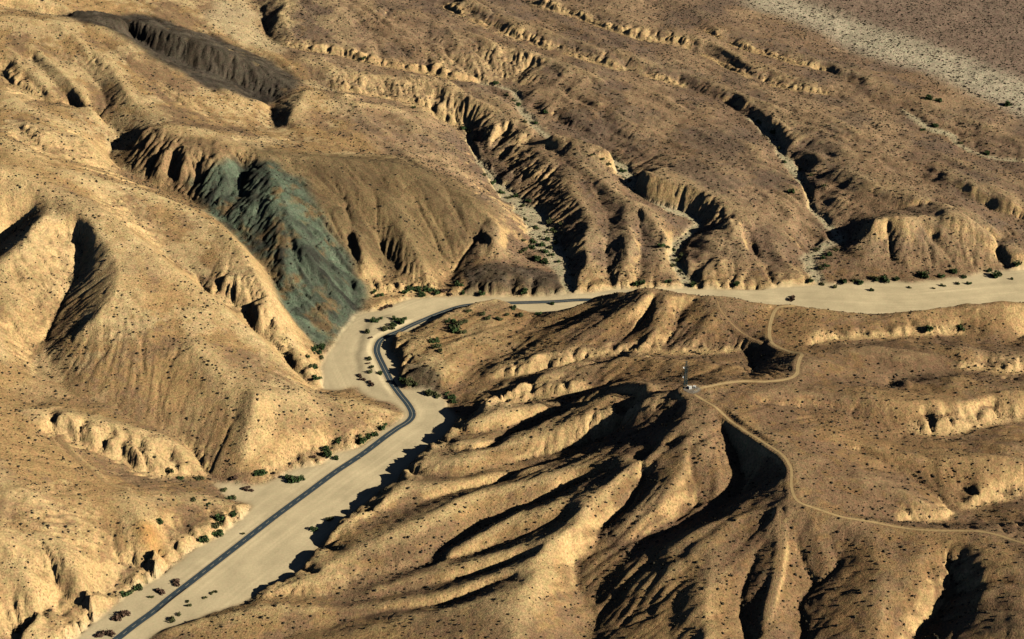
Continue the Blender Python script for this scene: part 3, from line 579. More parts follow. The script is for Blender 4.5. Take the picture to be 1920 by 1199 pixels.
Z -= soft * calm * sstep(0.10, 0.45, sl_) * np.clip(S3, -1.4, 1.8) * (0.7 + 1.5 * sstep(-0.2, 0.5, fbm(GX, GY, 200, 2, 54))) * (1 + 0.7 * north)
Zf = np.where(FIX, ZF, 0)
Z = np.where(FIX, Zf + 0.25 * fbm(GX, GY, 40, 3, 9) * 0.5, Z)

# a low terrace between the braided sand and the road bend, with a cut bank on its sand side
tp = [unproj(a, b, 0) for a, b in ((775,602),(735,592),(700,600),(686,622),(678,650),(671,670),(676,688),(678,703),(690,722),(728,742),(745,738),(712,660),(720,632),(770,608))]
tm = inpoly([(float(a), float(b)) for a, b in tp], GX + 3 * fbm(GX, GY, 15, 2, 15), GY + 3 * fbm(GX, GY, 15, 2, 16))
Z += 1.5 * blur(tm.astype(float), 0.6)

# roads pressed into the ground
def flatten(L, half, fall, zof=None):
    global Z
    r, c, d, i = near(L, half + fall); z = L[i, 2]
    w = 1 - sstep(half, half + fall, d); Z[r, c] = Z[r, c] * (1 - w) + z * w
RL = wline([(a, b, 0.0) for a, b in ROAD], 2.0)
flatten(np.hstack([RL[:, :2], np.full((len(RL), 1), 0.05)]), 6.5, 5.0)
TL = []
for pts, hw, lab in TRACKS:
    L = wline(pts, 1.5)
    z = bil(Z, L[:, 0], L[:, 1]); n = 9
    zz = np.convolve(np.pad(z, n, mode='edge'), np.ones(2 * n + 1) / (2 * n + 1), 'valid')
    L = np.stack([L[:, 0], L[:, 1], zz], 1); TL.append((L, hw, lab)); flatten(L, hw + 2.2, 4.0)
PAD = wline([(1296, 731, 75), (1300, 732, 75)], 1.0)
padz = float(bil(Z, PAD[:, 0].mean(), PAD[:, 1].mean())) + 0.3
PADC = (float(PAD[:, 0].mean()), float(PAD[:, 1].mean()))
rr = np.hypot(GX - PADC[0], GY - PADC[1]); w = 1 - sstep(13, 20, rr); Z = Z * (1 - w) + padz * w

def ground(x, y): return float(bil(Z, np.array([x]), np.array([y]))[0])

# ------------------------------------------------------------------ the terrain: what it is made of
zy, zx = np.gradient(Z, STEP); slope = np.hypot(zx, zy)
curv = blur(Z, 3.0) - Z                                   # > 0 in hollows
n1 = fbm(GX, GY, 90, 4, 21); n2 = fbm(GX, GY, 22, 3, 22); n3 = fbm(GX, GY, 6, 3, 23)
def mix(a, b, w): return a * (1 - w[..., None]) + np.asarray(b, np.float32) * w[..., None]
tan = np.array([0.240, 0.150, 0.068]); col = np.ones((NY, NX, 3), np.float32) * tan
west = sstep(60, -160, GX + 0.28 * (GY - 1900))
col = mix(col, [0.325, 0.215, 0.095], west * 0.8)                        # paler tan hills west of the road
varn = sstep(-0.18, 0.24, n1 + 0.6 * n2 + 0.55 * n3 - 0.06 * west + 0.18 * north) * sstep(0.95, 0.45, slope)
col = mix(col, [0.145, 0.094, 0.057], varn * 0.72)                      # desert varnish: brown gravel on the gentle slopes
col = mix(col, [0.205, 0.145, 0.098], north * 0.5)
col = mix(col, [0.32, 0.222, 0.125], north * 0.6 * sstep(-0.05, 0.30, fbm(GX, GY, 80, 4, 26) + 0.3 * n3))
col = mix(col, [0.105, 0.078, 0.060], north * 0.55 * sstep(0.0, 0.32, fbm(GX, GY, 55, 4, 27) + 0.35 * n3))
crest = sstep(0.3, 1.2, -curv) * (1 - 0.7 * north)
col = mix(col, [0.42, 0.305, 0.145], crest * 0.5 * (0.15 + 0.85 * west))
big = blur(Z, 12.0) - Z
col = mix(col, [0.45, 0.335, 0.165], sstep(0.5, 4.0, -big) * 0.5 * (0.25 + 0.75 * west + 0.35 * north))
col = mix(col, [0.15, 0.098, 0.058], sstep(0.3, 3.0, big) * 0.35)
cream = sstep(0.05, 0.4, fbm(GX, GY, 45, 4, 25) + 0.3 * n3) * west * sstep(1500, 1750, GY)
col = mix(col, [0.46, 0.35, 0.18], cream * 0.6)
steep = np.maximum(sstep(0.75, 1.15, slope), keep * 0.85)
col = mix(col, np.array([0.46, 0.315, 0.145]), steep * 0.85)            # bare badland faces
col = mix(col, np.array([0.42, 0.30, 0.148]), np.clip(cream_w * (0.75 + 0.5 * n3 + 0.25 * n2), 0, 1) * 0.85 * sstep(0.12, 0.4, slope))
col = mix(col, [0.44, 0.36, 0.21], Zpale * 0.6)
rk = np.clip(0.5 + 0.28 * S2 + 0.30 * fbm(GX * 0.9 + GY * 0.7, (GY - GX) * 0.2, 9, 3, 31), 0, 1)
r3 = rk[..., None]
green = np.array([0.020, 0.025, 0.022]) * (1 - r3) + np.array([0.092, 0.128, 0.088]) * r3
om = np.maximum(Zgreen, Zdome) * 0.85; col = col * (1 - om[..., None]) + (np.array([0.075, 0.053, 0.028]) * (1 - r3) + np.array([0.155, 0.110, 0.054]) * r3) * om[..., None]
gm = Zgreen * sstep(-0.55, 0.15, n2 + 0.5 * n3 + 0.25); col = col * (1 - 0.92 * gm[..., None]) + 0.92 * green * gm[..., None]
dk = np.array([0.018, 0.016, 0.014]) * (1 - r3) + np.array([0.062, 0.054, 0.042]) * r3
dm = np.clip(Zdark * 0.95 + Zknob * 0.8, 0, 1) * sstep(-0.9, -0.1, n2 + 0.3); col = col * (1 - dm[..., None]) + dk * dm[..., None]
bm = Zbrn * (1 - Zgreen) * 0.75; col = col * (1 - bm[..., None]) + (np.array([0.085, 0.055, 0.032]) * (1 - r3) + np.array([0.21, 0.135, 0.07]) * r3) * bm[..., None]
col = mix(col, [0.38, 0.19, 0.05], Zrust * 0.7)
col = mix(col, [0.20, 0.145, 0.105], Zplain * 0.9)
col = mix(col, [0.44, 0.39, 0.27], Zfarw * 0.85)
sand = np.array([0.52, 0.435, 0.265])
flow = fbm(GX * 0.35, GY * 0.35, 20, 3, 41)
col = mix(col, sand * np.array([0.80, 0.84, 0.86]), np.clip(blur(np.maximum(trib, 0), 1.0), 0, 1) * 0.9)
wmask = np.clip(blur(wash.astype(np.float32), 1.0), 0, 1)
col = mix(col, sand, wmask)
r_, c_, d_, i_ = near(RL, 110.0)
trk = np.zeros((NY, NX), np.float32); trk[r_, c_] = vnoise(d_ / 2.2, i_ / 45.0, 91) * vnoise(d_ / 9.0, i_ / 30.0, 92)
col *= (1 + wmask * (0.26 * (trk - 0.25) * (trk > 0) + 0.10 * fbm(GX, GY, 30, 3, 93)))[..., None]
col *= (1 + 0.14 * n2 + 0.20 * n3 * (1 - 0.7 * wmask))[..., None]
col = np.clip(col, 0.012, 0.8)

# ------------------------------------------------------------------ materials
def nodes(name):
    m = bpy.data.materials.new(name); m.use_nodes = True; nt = m.node_tree; nt.nodes.clear()
    o = nt.nodes.new('ShaderNodeOutputMaterial'); b = nt.nodes.new('ShaderNodeBsdfPrincipled')
    nt.links.new(b.outputs[0], o.inputs[0]); b.inputs['Roughness'].default_value = 0.95
    b.inputs['Specular IOR Level'].default_value = 0.1
    return m, nt, b
def terrain_mat(name, bump, spots, specks):
    m, nt, b = nodes(name); N = nt.nodes; Lk = nt.links
    at = N.new('ShaderNodeAttribute'); at.attribute_name = 'ground_colour'
    tc = N.new('ShaderNodeTexCoord')
    def noise(scale, det=4, rough=0.6):
        n = N.new('ShaderNodeTexNoise'); n.inputs['Scale'].default_value = scale; n.inputs['Detail'].default_value = det; n.inputs['Roughness'].default_value = rough
        Lk.new(tc.outputs['Object'], n.inputs['Vector']); return n
    na = noise(0.45, 5, 0.7); nb = noise(0.05, 4)
    mr = N.new('ShaderNodeMapRange'); mr.inputs[1].default_value = 0.3; mr.inputs[2].default_value = 0.7; mr.inputs[3].default_value = 1 - spots; mr.inputs[4].default_value = 1 + spots
    Lk.new(na.outputs[0], mr.inputs[0])
    mx = N.new('ShaderNodeMix'); mx.data_type = 'RGBA'; mx.blend_type = 'MULTIPLY'; mx.inputs[0].default_value = 1.0
    Lk.new(at.outputs['Color'], mx.inputs[6]); Lk.new(mr.outputs[0], mx.inputs[7])
    hn = noise(0.22, 3, 0.6); hr = N.new('ShaderNodeValToRGB'); hr.color_ramp.elements[0].position = 0.35; hr.color_ramp.elements[1].position = 0.65
    hr.color_ramp.elements[0].color = (1 - .16 * spots, 1 + .06 * spots, 1 - .04 * spots, 1); hr.color_ramp.elements[1].color = (1 + .16 * spots, 1 - .06 * spots, 1 + .06 * spots, 1)
    Lk.new(hn.outputs[0], hr.inputs[0]); mh = N.new('ShaderNodeMix'); mh.data_type = 'RGBA'; mh.blend_type = 'MULTIPLY'; mh.inputs[0].default_value = 1.0
    Lk.new(mx.outputs[2], mh.inputs[6]); Lk.new(hr.outputs[0], mh.inputs[7]); mx = mh
    vo = N.new('ShaderNodeTexVoronoi'); vo.voronoi_dimensions = '2D'; vo.inputs['Scale'].default_value = 0.36; vo.inputs['Randomness'].default_value = 1.0
    Lk.new(tc.outputs['Object'], vo.inputs['Vector'])
    vr = N.new('ShaderNodeMapRange'); vr.inputs[1].default_value = 0.12; vr.inputs[2].default_value = 0.26; vr.inputs[3].default_value = 1 - specks; vr.inputs[4].default_value = 1.0
    Lk.new(vo.outputs['Distance'], vr.inputs[0])
    nm = N.new('ShaderNodeMapRange'); nm.inputs[1].default_value = 0.42; nm.inputs[2].default_value = 0.62
    Lk.new(nb.outputs[0], nm.inputs[0])
    m2 = N.new('ShaderNodeMix'); m2.data_type = 'RGBA'; m2.blend_type = 'MULTIPLY'; Lk.new(nm.outputs[0], m2.inputs[0])
    Lk.new(mx.outputs[2], m2.inputs[6]); Lk.new(vr.outputs[0], m2.inputs[7]); Lk.new(m2.outputs[2], b.inputs['Base Color'])
    bp = N.new('ShaderNodeBump'); bp.inputs['Strength'].default_value = bump; bp.inputs['Distance'].default_value = 1.15
    Lk.new(na.outputs[0], bp.inputs['Height']); Lk.new(bp.outputs[0], b.inputs['Normal'])
    return m
M = {'hills': terrain_mat('desert_soil', 1.0, 0.42, 0.6), 'wash': terrain_mat('wash_sand', 0.15, 0.10, 0.0)}
def plain_mat(name, rgb, var=0.2, scale=1.5, rough=0.9, metal=0.0):
    m, nt, b = nodes(name); N = nt.nodes; Lk = nt.links
    tc = N.new('ShaderNodeTexCoord'); n = N.new('ShaderNodeTexNoise'); n.inputs['Scale'].default_value = scale; n.inputs['Detail'].default_value = 4
    Lk.new(tc.outputs['Object'], n.inputs['Vector'])
    r = N.new('ShaderNodeValToRGB'); r.color_ramp.elements[0].position = 0.3; r.color_ramp.elements[1].position = 0.7
    r.color_ramp.elements[0].color = [c * (1 - var) for c in rgb] + [1]; r.color_ramp.elements[1].color = [min(1, c * (1 + var)) for c in rgb] + [1]
    Lk.new(n.outputs[0], r.inputs[0]); Lk.new(r.outputs[0], b.inputs['Base Color'])
    b.inputs['Roughness'].default_value = rough; b.inputs['Metallic'].default_value = metal
    return m
M['asphalt'] = plain_mat('asphalt', (0.040, 0.058, 0.070), 0.18, 0.4)
M['asphalt_new'] = plain_mat('fresh_asphalt', (0.016, 0.018, 0.022), 0.15, 0.6)
M['yellow'] = plain_mat('road_paint', (0.50, 0.44, 0.30), 0.2, 2.0)
M['dirt'] = plain_mat('track_dirt', (0.36, 0.26, 0.125), 0.12, 0.3)
M['path'] = plain_mat('path_dirt', (0.27, 0.185, 0.09), 0.12, 0.3)
M['rut'] = plain_mat('track_rut', (0.43, 0.32, 0.165), 0.12, 0.3)
M['shoulder'] = plain_mat('shoulder_gravel', (0.46, 0.37, 0.22), 0.12, 0.4)
M['scrub'] = plain_mat('dry_scrub', (0.034, 0.030, 0.020), 0.35, 0.15)
M['leaf'] = plain_mat('green_leaf', (0.050, 0.085, 0.030), 0.45, 0.9)
M['leaf_pale'] = plain_mat('olive_leaf', (0.085, 0.095, 0.040), 0.4, 0.9)
M['leaf_red'] = plain_mat('dry_twig', (0.105, 0.066, 0.046), 0.35, 0.9)
M['stem'] = plain_mat('stem_bark', (0.12, 0.09, 0.06), 0.3, 3.0)
M['steel'] = plain_mat('galvanised_steel', (0.035, 0.075, 0.085), 0.1, 4.0, 0.5, 0.3)
M['white'] = plain_mat('white_paint', (0.62, 0.63, 0.58), 0.04, 2.0, 0.5)
M['fence'] = plain_mat('fence_steel', (0.45, 0.47, 0.46), 0.1, 3.0, 0.5, 0.4)
M['pad'] = plain_mat('gravel_pad', (0.19, 0.16, 0.12), 0.15, 0.8)
M['rock'] = plain_mat('boulder_rock', (0.36, 0.28, 0.19), 0.25, 0.8)
M['wood'] = plain_mat('post_wood', (0.20, 0.12, 0.09), 0.2, 3.0)

# ------------------------------------------------------------------ objects
def tag(o, label=None, cat=None, group=None, kind=None):
    if label: o['label'] = label
    if cat: o['category'] = cat
    if group: o['group'] = group
    if kind: o['kind'] = kind
    return o
def raw_mesh(name, co, quads, mat, smooth=True, n=4):
    me = bpy.data.meshes.new(name); co = np.ascontiguousarray(co, np.float32); q = np.ascontiguousarray(quads, np.int32)
    me.vertices.add(len(co)); me.vertices.foreach_set('co', co.ravel())
    me.loops.add(q.size); me.loops.foreach_set('vertex_index', q.ravel())
    me.polygons.add(len(q)); me.polygons.foreach_set('loop_start', np.arange(len(q), dtype=np.int32) * n)
    me.polygons.foreach_set('use_smooth', np.full(len(q), smooth, bool))
    me.update(calc_edges=True); me.materials.append(mat)
    return me
def obj(name, me, parent=None, loc=None, rotz=0.0):
    o = bpy.data.objects.new(name, me); C.objects.link(o)
    if parent: o.parent = parent
    if loc is not None: o.location = loc
    o.rotation_euler = (0, 0, rotz)
    return o
def empty(name, loc, rotz=0.0):
    o = bpy.data.objects.new(name, None); C.objects.link(o); o.location = loc; o.rotation_euler = (0, 0, rotz); o.empty_display_size = 0.3
    return o
def pymesh(name, v, f, mat, smooth=False):
    me = bpy.data.meshes.new(name); me.from_pydata([tuple(p) for p in v], [], [tuple(q) for q in f]); me.materials.append(mat)
    if smooth:
        for p in me.polygons: p.use_smooth = True
    return me

# --- ground sheets: hills and the sandy wash share one grid and one border
half = 0.322 * (GY * CP + CAM_H * SP) + 70
inview = (np.abs(GX) < half)
cells = inview[:-1, :-1] & inview[1:, 1:]
wc = (wash[:-1, :-1].astype(int) + wash[1:, :-1] + wash[:-1, 1:] + wash[1:, 1:]) >= 2
vid = np.arange(NX * NY).reshape(NY, NX)
Q = np.stack([vid[:-1, :-1], vid[:-1, 1:], vid[1:, 1:], vid[1:, :-1]], -1)
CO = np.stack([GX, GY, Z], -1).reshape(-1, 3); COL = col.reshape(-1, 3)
def sheet(name, sel, mat, label):
    q = Q[sel]; used = np.zeros(NX * NY, bool); used[q.ravel()] = True
    remap = np.cumsum(used) - 1; q2 = remap[q]
    me = raw_mesh(name, CO[used], q2, mat)
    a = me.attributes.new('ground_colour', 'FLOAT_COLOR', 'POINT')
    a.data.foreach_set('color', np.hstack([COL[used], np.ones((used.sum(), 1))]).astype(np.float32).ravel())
    return tag(obj(name, me), label, kind='structure')
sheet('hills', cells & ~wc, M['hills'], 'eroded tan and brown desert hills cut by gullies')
sheet('dry_wash', cells & wc, M['wash'], 'flat pale sandy wash winding between the hills')

def frame(L):
    d = np.gradient(L[:, :2], axis=0); d /= np.maximum(np.hypot(d[:, 0], d[:, 1])[:, None], 1e-6)
    return np.stack([-d[:, 1], d[:, 0]], 1)
def ribbon(name, L, offs, dz, mat, drape=False, wob=0.0, seed=0):
    """strip along a line; offs = side offsets (m) from right to left"""
    n = frame(L); k = len(offs); P = []
    for a, o in enumerate(offs):
        ow = o + wob * fbm(L[:, 0], L[:, 1] + 99 * a, 6, 2, seed + a)
        x = L[:, 0] + n[:, 0] * ow; y = L[:, 1] + n[:, 1] * ow
        z = (bil(Z, x, y) if drape else L[:, 2]) + dz
        P.append(np.stack([x, y, z], 1))
    P = np.stack(P, 1).reshape(-1, 3); m = len(L)
    q = [(i * k + a, i * k + a + 1, (i + 1) * k + a + 1, (i + 1) * k + a) for i in range(m - 1) for a in range(k - 1)]
    return raw_mesh(name, P, np.array(q)[:, ::-1], mat)
RZ = np.hstack([RL[:, :2], np.full((len(RL), 1), 0.05)])
road = tag(obj('road', ribbon('road', RZ, [-3.7, 0, 3.7], 0.16, M['asphalt'])), 'two-lane asphalt road running along the sandy wash', kind='structure')
tag(obj('road_shoulder', ribbon('road_shoulder', RZ, [-4.9, -3, 3, 4.9], 0.11, M['shoulder'], wob=0.7, seed=5)), 'pale gravel shoulder on both sides of the asphalt road', kind='structure')
s = np.concatenate([[0], np.cumsum(np.hypot(*np.diff(RL[:, :2], axis=0).T))])
def along(a, b): 
    t = np.linspace(a, b, max(2, int((b - a) / 2.0))); return np.stack([np.interp(t, s, RZ[:, k]) for k in range(3)], 1)
sb = lambda px, py: float(s[np.argmin(np.hypot(RL[:, 0] - unproj(px, py, 0)[0], RL[:, 1] - unproj(px, py, 0)[1]))])
for lo, hi in ((0, sb(722, 820)),):
    t = lo
    while t < hi - 4:
        obj('lane_dash', ribbon('lane_dash', along(t, t + 5.0), [-0.14, 0.14], 0.168, M['yellow']), road); t += 12.0
obj('centre_line', ribbon('centre_line', along(sb(722, 820), sb(1085, 563)), [-0.16, 0.16], 0.168, M['yellow']), road)
obj('asphalt_patch', ribbon('asphalt_patch', along(sb(289, 1146), sb(345, 1101)), [-3.55, -1.9], 0.165, M['asphalt_new'], wob=0.15), road)
for L, hw, lab in TL:
    o = obj('dirt_track', ribbon('dirt_track', L, [-hw, -hw * .5, 0, hw * .5, hw], 0.10, M['dirt'] if hw > 1 else M['path'], True, 0.35, 3)); tag(o, lab, kind='structure')
    if hw > 1.6:
        for sgn in (-1, 1):
            obj('wheel_rut', ribbon('wheel_rut', L, [sgn * hw * .42 - .35, sgn * hw * .42 + .35], 0.13, M['rut'], True, 0.15, 9), o)

# --- antenna tower and its compound
def bar(v, f, a, b, w):
    a = Vector(a); b = Vector(b); d = (b - a).normalized(); u = d.cross(Vector((0, 0, 1)) if abs(d.z) < .9 else Vector((1, 0, 0))).normalized(); q = d.cross(u)
    k = len(v)
    for p in (a, b):
        for s1, s2 in ((-1, -1), (1, -1), (1, 1), (-1, 1)): v.append(p + u * s1 * w + q * s2 * w)
    f += [(k, k + 1, k + 5, k + 4), (k + 1, k + 2, k + 6, k + 5), (k + 2, k + 3, k + 7, k + 6), (k + 3, k, k + 4, k + 7), (k, k + 3, k + 2, k + 1), (k + 4, k + 5, k + 6, k + 7)]
def bars(name, segs, mat, parent):
    v, f = [], []
    for a, b, w in segs: bar(v, f, a, b, w)
    return obj(name, pymesh(name, v, f, mat), parent)
def boxm(name, sx, sy, sz, z0, mat, parent, at=(0, 0), rz=0.0):
    v = [(x * sx / 2, y * sy / 2, z0 + z * sz) for z in (0, 1) for x, y in ((-1, -1), (1, -1), (1, 1), (-1, 1))]
    f = [(3, 2, 1, 0), (4, 5, 6, 7), (0, 1, 5, 4), (1, 2, 6, 5), (2, 3, 7, 6), (3, 0, 4, 7)]
    return obj(name, pymesh(name, v, f, mat), parent, (at[0], at[1], 0), rz)
tx, ty = [float(q) for q in unproj(1285, 725, padz)]
tw = tag(empty('antenna_tower', (tx, ty, ground(tx, ty))), 'tall blue grey steel lattice antenna tower with two white dishes on the ridge', 'tower')
HT = 29.0; hwid = lambda z: 1.7 - 1.1 * z / HT
corner = [(-1, -1), (1, -1), (1, 1), (-1, 1)]
for cx, cy in corner: bars('leg', [((cx * hwid(0), cy * hwid(0), -0.3), (cx * hwid(HT), cy * hwid(HT), HT), .16)], M['steel'], tw)
for fc in range(4):
    (ax, ay), (bx, by) = corner[fc], corner[(fc + 1) % 4]; sg = []
    for k in range(12):
        z0 = HT * k / 12; z1 = HT * (k + 1) / 12; h0, h1 = hwid(z0), hwid(z1)
        sg += [((ax * h0, ay * h0, z0), (bx * h1, by * h1, z1), .07), ((bx * h0, by * h0, z0), (ax * h1, ay * h1, z1), .07), ((ax * h1, ay * h1, z1), (bx * h1, by * h1, z1), .07)]
    bars('lattice_face', sg, M['steel'], tw)
bars('antenna_mast', [((-2.2, -.4, HT), (1.2, -.4, HT), .12), ((0, 0, HT), (0, 0, HT + 3.0), .1)], M['steel'], tw)
bars('side_antenna', [((.6, 0, 20), (2.6, 0, 20), .12), ((2.6, 0, 20), (2.6, 0, 28), .14), ((.5, 0, 24), (2.6, 0, 24), .1)], M['steel'], tw)
for zz in (11.5, 22.5):
    v = [(-2.3, -.9, zz)]; f = []; nseg = 16; rads = (0.35, 0.75, 1.05)
    for k, r in enumerate(rads):
        for q in range(nseg):
            t = 2 * math.pi * q / nseg; v.append((-2.3 + r * math.cos(t), -.9 - .30 * (r / 1.05) ** 2, zz + r * 1.15 * math.sin(t)))
    for q in range(nseg): f.append((0, 1 + q, 1 + (q + 1) % nseg))
    for k in range(2):
        for q in range(nseg):
            a = 1 + k * nseg + q; b = 1 + k * nseg + (q + 1) % nseg; f.append((a, a + nseg, b + nseg, b))
    dish = obj('dish', pymesh('dish', v, f, M['white'], True), tw)
    bars('dish_bracket', [((-2.3, -.8, zz), (-hwid(zz) * .8, -hwid(zz) * .8, zz), .1)], M['steel'], dish)
v = [(0, 0, .12)]; f = []
for q in range(20):
    t = 2 * math.pi * q / 20; r = 9.0 + 1.0 * math.sin(3 * t); v += [(r * math.cos(t), r * .8 * math.sin(t), .10)]
for q in range(20): f.append((0, 1 + q, 1 + (q + 1) % 20))
tag(obj('gravel_pad', pymesh('gravel_pad', v, f, M['pad']), None, (PADC[0], PADC[1], padz)), 'levelled grey gravel pad around the antenna tower', kind='structure')
def shelter(px, py, w, d, h, rz, lab):
    x, y = [float(q) for q in unproj(px, py, padz)]
    e = tag(empty('equipment_shelter', (x, y, padz), rz), lab, 'shelter')
    boxm('wall', w, d, h, -0.2, M['white'], e); boxm('roof', w + .4, d + .4, .25, h - .15, M['white'], e)
    boxm('door', .95, .08, 2.0, 0.1, M['fence'], e, (w * .2, -d / 2 - .03)); boxm('vent', .6, .1, .5, h * .6, M['steel'], e, (-w * .25, -d / 2 - .04))
shelter(1294, 729.5, 2.8, 2.2, 2.8, .25, 'white equipment shelter with a flat roof closest to the tower foot')
shelter(1302, 727.5, 2.6, 2.0, 2.0, -.2, 'low white equipment cabinet beside the dirt road end')
shelter(1289.5, 727, 1.1, 1.0, 2.2, .1, 'small narrow white cabinet beside the lattice tower leg')
fe = tag(empty('compound_fence', (PADC[0], PADC[1], padz)), 'wire mesh fence around the tower compound', 'fence')
ring = [(-11, -1.5), (-6, -6), (1, -7.6), (6, -4.5), (9.5, 0.5), (6, 5), (-2, 6.5), (-9, 4)]
ring = [(a * 0.75, b * 0.75) for a, b in ring]
for k, (ax, ay) in enumerate(ring):
    bx, by = ring[(k + 1) % len(ring)]
    bars('post', [((ax, ay, -.2), (ax, ay, 2.1), .06)], M['fence'], fe)
    bars('rail', [((ax, ay, 2.0), (bx, by, 2.0), .05), ((ax, ay, 1.0), (bx, by, 1.0), .04), ((ax, ay, .3), (bx, by, .3), .05)], M['fence'], fe)

# --- road-side posts
for px, py in ((676, 861), (774.5, 764), (778.5, 777)):
    x, y = [float(q) for q in unproj(px, py, 0)]
    e = tag(empty('marker_post', (x, y, ground(x, y))), 'thin reddish marker post at the edge of the asphalt road', 'post', 'road marker posts')
    bars('post', [((0, 0, -.3), (0, 0, 2.2), .13)], M['wood'], e); boxm('reflector', .5, .10, .5, 1.7, M['yellow'], e, (0, -.14))

x, y, z = hit(1752, 107); e = tag(empty('wooden_pole', (x, y, z)), 'lone dark pole standing on the pale gravel of the far plain', 'pole')
bars('post', [((0, 0, -.5), (0, 0, 7.6), .28)], M['wood'], e); bars('cap', [((-.5, 0, 7.4), (.5, 0, 7.4), .14)], M['wood'], e)

# ------------------------------------------------------------------ plants
def leaf_blob(seed, n, rx, ry, rz, size, lobes=5):
    """many small leaf clumps spread through a lumpy crown; returns quads"""
    g = np.random.default_rng(seed)
    lc = g.normal(0, 0.45, (lobes, 3)); lc[:, 2] = np.abs(lc[:, 2]) * 0.6
    w = g.integers(0, lobes, n); d = g.normal(0, 1, (n, 3)); d /= np.linalg.norm(d, axis=1)[:, None]
    r = g.uniform(0.45, 1.0, n) ** 0.5
    p = lc[w] + d * (r * g.uniform(.42, .6, lobes)[w])[:, None]
    p[:, 2] = np.abs(p[:, 2]) * 0.9 + 0.06
    p *= np.array([rx, ry, rz]) / np.array([1.0, 1.0, 1.15])
    a = g.normal(0, 1, (n, 3)) + d * 0.2; a /= np.linalg.norm(a, axis=1)[:, None]
    b = np.cross(a, g.normal(0, 1, (n, 3))); b /= np.linalg.norm(b, axis=1)[:, None]
    sz = size * g.uniform(.6, 1.3, n)[:, None]
    v = np.stack([p - a * sz - b * sz * .6, p + a * sz - b * sz * .6, p + a * sz * .8 + b * sz * .7, p - a * sz * .8 + b * sz * .7], 1)
    v[:, :, 2] = np.maximum(v[:, :, 2], 0.02)
    return v.reshape(-1, 3), np.arange(n * 4).reshape(n, 4)
def stem_mesh(seed, h, r):
    g = np.random.default_rng(seed); v, f = [], []
    for k in range(6):
        t = 2 * math.pi * (k + g.uniform()) / 6; e = (math.cos(t) * r * .8, math.sin(t) * r * .8, h * g.uniform(.5, .85)); m = (e[0] * .35, e[1] * .35, e[2] * .45)
        bar(v, f, (0, 0, -.4), m, .10); bar(v, f, m, e, .06)
    return pymesh('stem', v, f, M['stem'])
BUSH = []
for k, (mat, n, h) in enumerate((('leaf', 420, 2.6), ('leaf', 380, 2.0), ('leaf_pale', 360, 2.0), ('leaf_pale', 320, 1.6), ('leaf_red', 300, 1.6))):
    v, q = leaf_blob(100 + k, n, 2.4, 2.1, h, 0.30, 6); BUSH.append((raw_mesh('foliage', v, q, M[mat], False), stem_mesh(200 + k, h * .8, 1.7)))
def bush(px, py, size, kind, label, group, name='desert_bush', cat='bush'):
    x, y, z = hit(px, py); rz = random.uniform(0, 6.28); s = size / 2.4
    sw = 'large' if size >= 5 else 'medium' if size >= 3.5 else 'small'; cw = ('dense green', 'dark green', 'olive green', 'pale olive', 'reddish brown leafless')[kind]
    e = tag(empty(name, (x, y, z - .05), rz), '%s %s bush %s' % (sw, cw, label), cat, group); e.scale = (s, s * random.uniform(.8, 1.15), s * random.uniform(1.15, 1.6))
    fm, sm = BUSH[kind]; obj('foliage', fm, e); obj('stem', sm, e)
G1 = 'bushes along the asphalt road'
for px, py, sz, k in ((617,856,5.5,0),(612,845,4,0),(630,862,3.5,0),(553,903,6.0,0),(566,899,4.5,0),(543,899,4,0),(680,829,5,0),(690,822,4,0),(672,834,3.5,0),(701,818,4,0),(716,804,4,0),(722,797,3,1),(635,829,4,1),(588,858,3.2,4)):
    bush(px, py, sz, k, 'on the bank between tan hill and asphalt road', G1)
for px, py, sz, k in ((702,603,4.5,1),(712,600,3,1),(688,623,3.5,2),(722,620,4,2),(738,612,4.5,0),(750,605,5,0),(742,600,4,1),(757,601,3.5,1),(733,618,3,2),(695,634,2.6,4),(692,674,3,2),(697,690,3,3),(712,703,3.6,0),(694,700,3,2),(690,683,2.5,4)):
    bush(px, py, sz, k, 'on the terrace between sandy wash and road bend', 'bushes on the strip inside the road bend')
for px, py, sz, k in ((673,706,4,4),(681,712,3.4,4),(692,718,3.4,4),(700,722,3,4)):
    bush(px, py, sz, k, 'at the south end of the road bend terrace', 'dry bushes inside the road bend')
for px, py, sz, k in ((768,721,6,2),(757,718,5,0),(778,722,5,2),(811,741,5,2),(803,739,4,1),(822,745,3.5,3),(845,748,4,0),(852,755,4,0),(838,740,3,1)):
    bush(px, py, sz, k, 'at the foot of the rocky knob by the road', 'bushes under the rocky knob')
for px, py, sz, k in ((770,545,5,0),(783,547,6,0),(792,556,5,0),(805,547,6,1),(818,550,5,1),(832,548,5,4),(845,552,4,4),(760,549,4,1),(861,535,5,1),(868,552,4,0),(712,556,4,1),(700,552,3.5,0),(725,577,4.5,4),(715,580,3.5,4),(735,575,3,4),(905,552,4,1),(980,551,4,0),(985,545,4,0)):
    bush(px, py, sz, k, 'in the thicket under the green rock bank', 'thicket at the foot of the green rock bank')
for px, py, sz, k in ((603,655,5,0),(596,662,4,0),(588,658,4,0),(575,670,3.5,1),(590,690,4.5,1),(595,712,4,1),(582,688,3,2),(602,672,3,2)):
    bush(px, py, sz, k, 'between the tan hill and the wide sand bulb', 'bushes along the wash bulb')
for px, py, sz, k in ((407,1003,5.5,0),(380,1015,5,0),(416,975,5,1),(438,968,4,0),(300,983,4,0),(257,1105,4.5,0),(236,1117,4,1),(246,1112,3.5,2),(405,990,4,2),(455,1003,1.5,2),(363,938,3,3),(320,885,4.5,2),(340,900,3.5,0),(371,900,4,2),(391,948,2,1)):
    bush(px, py, sz, k, 'on or under the low cream cliff bank', 'bushes on the cream cliff bank')
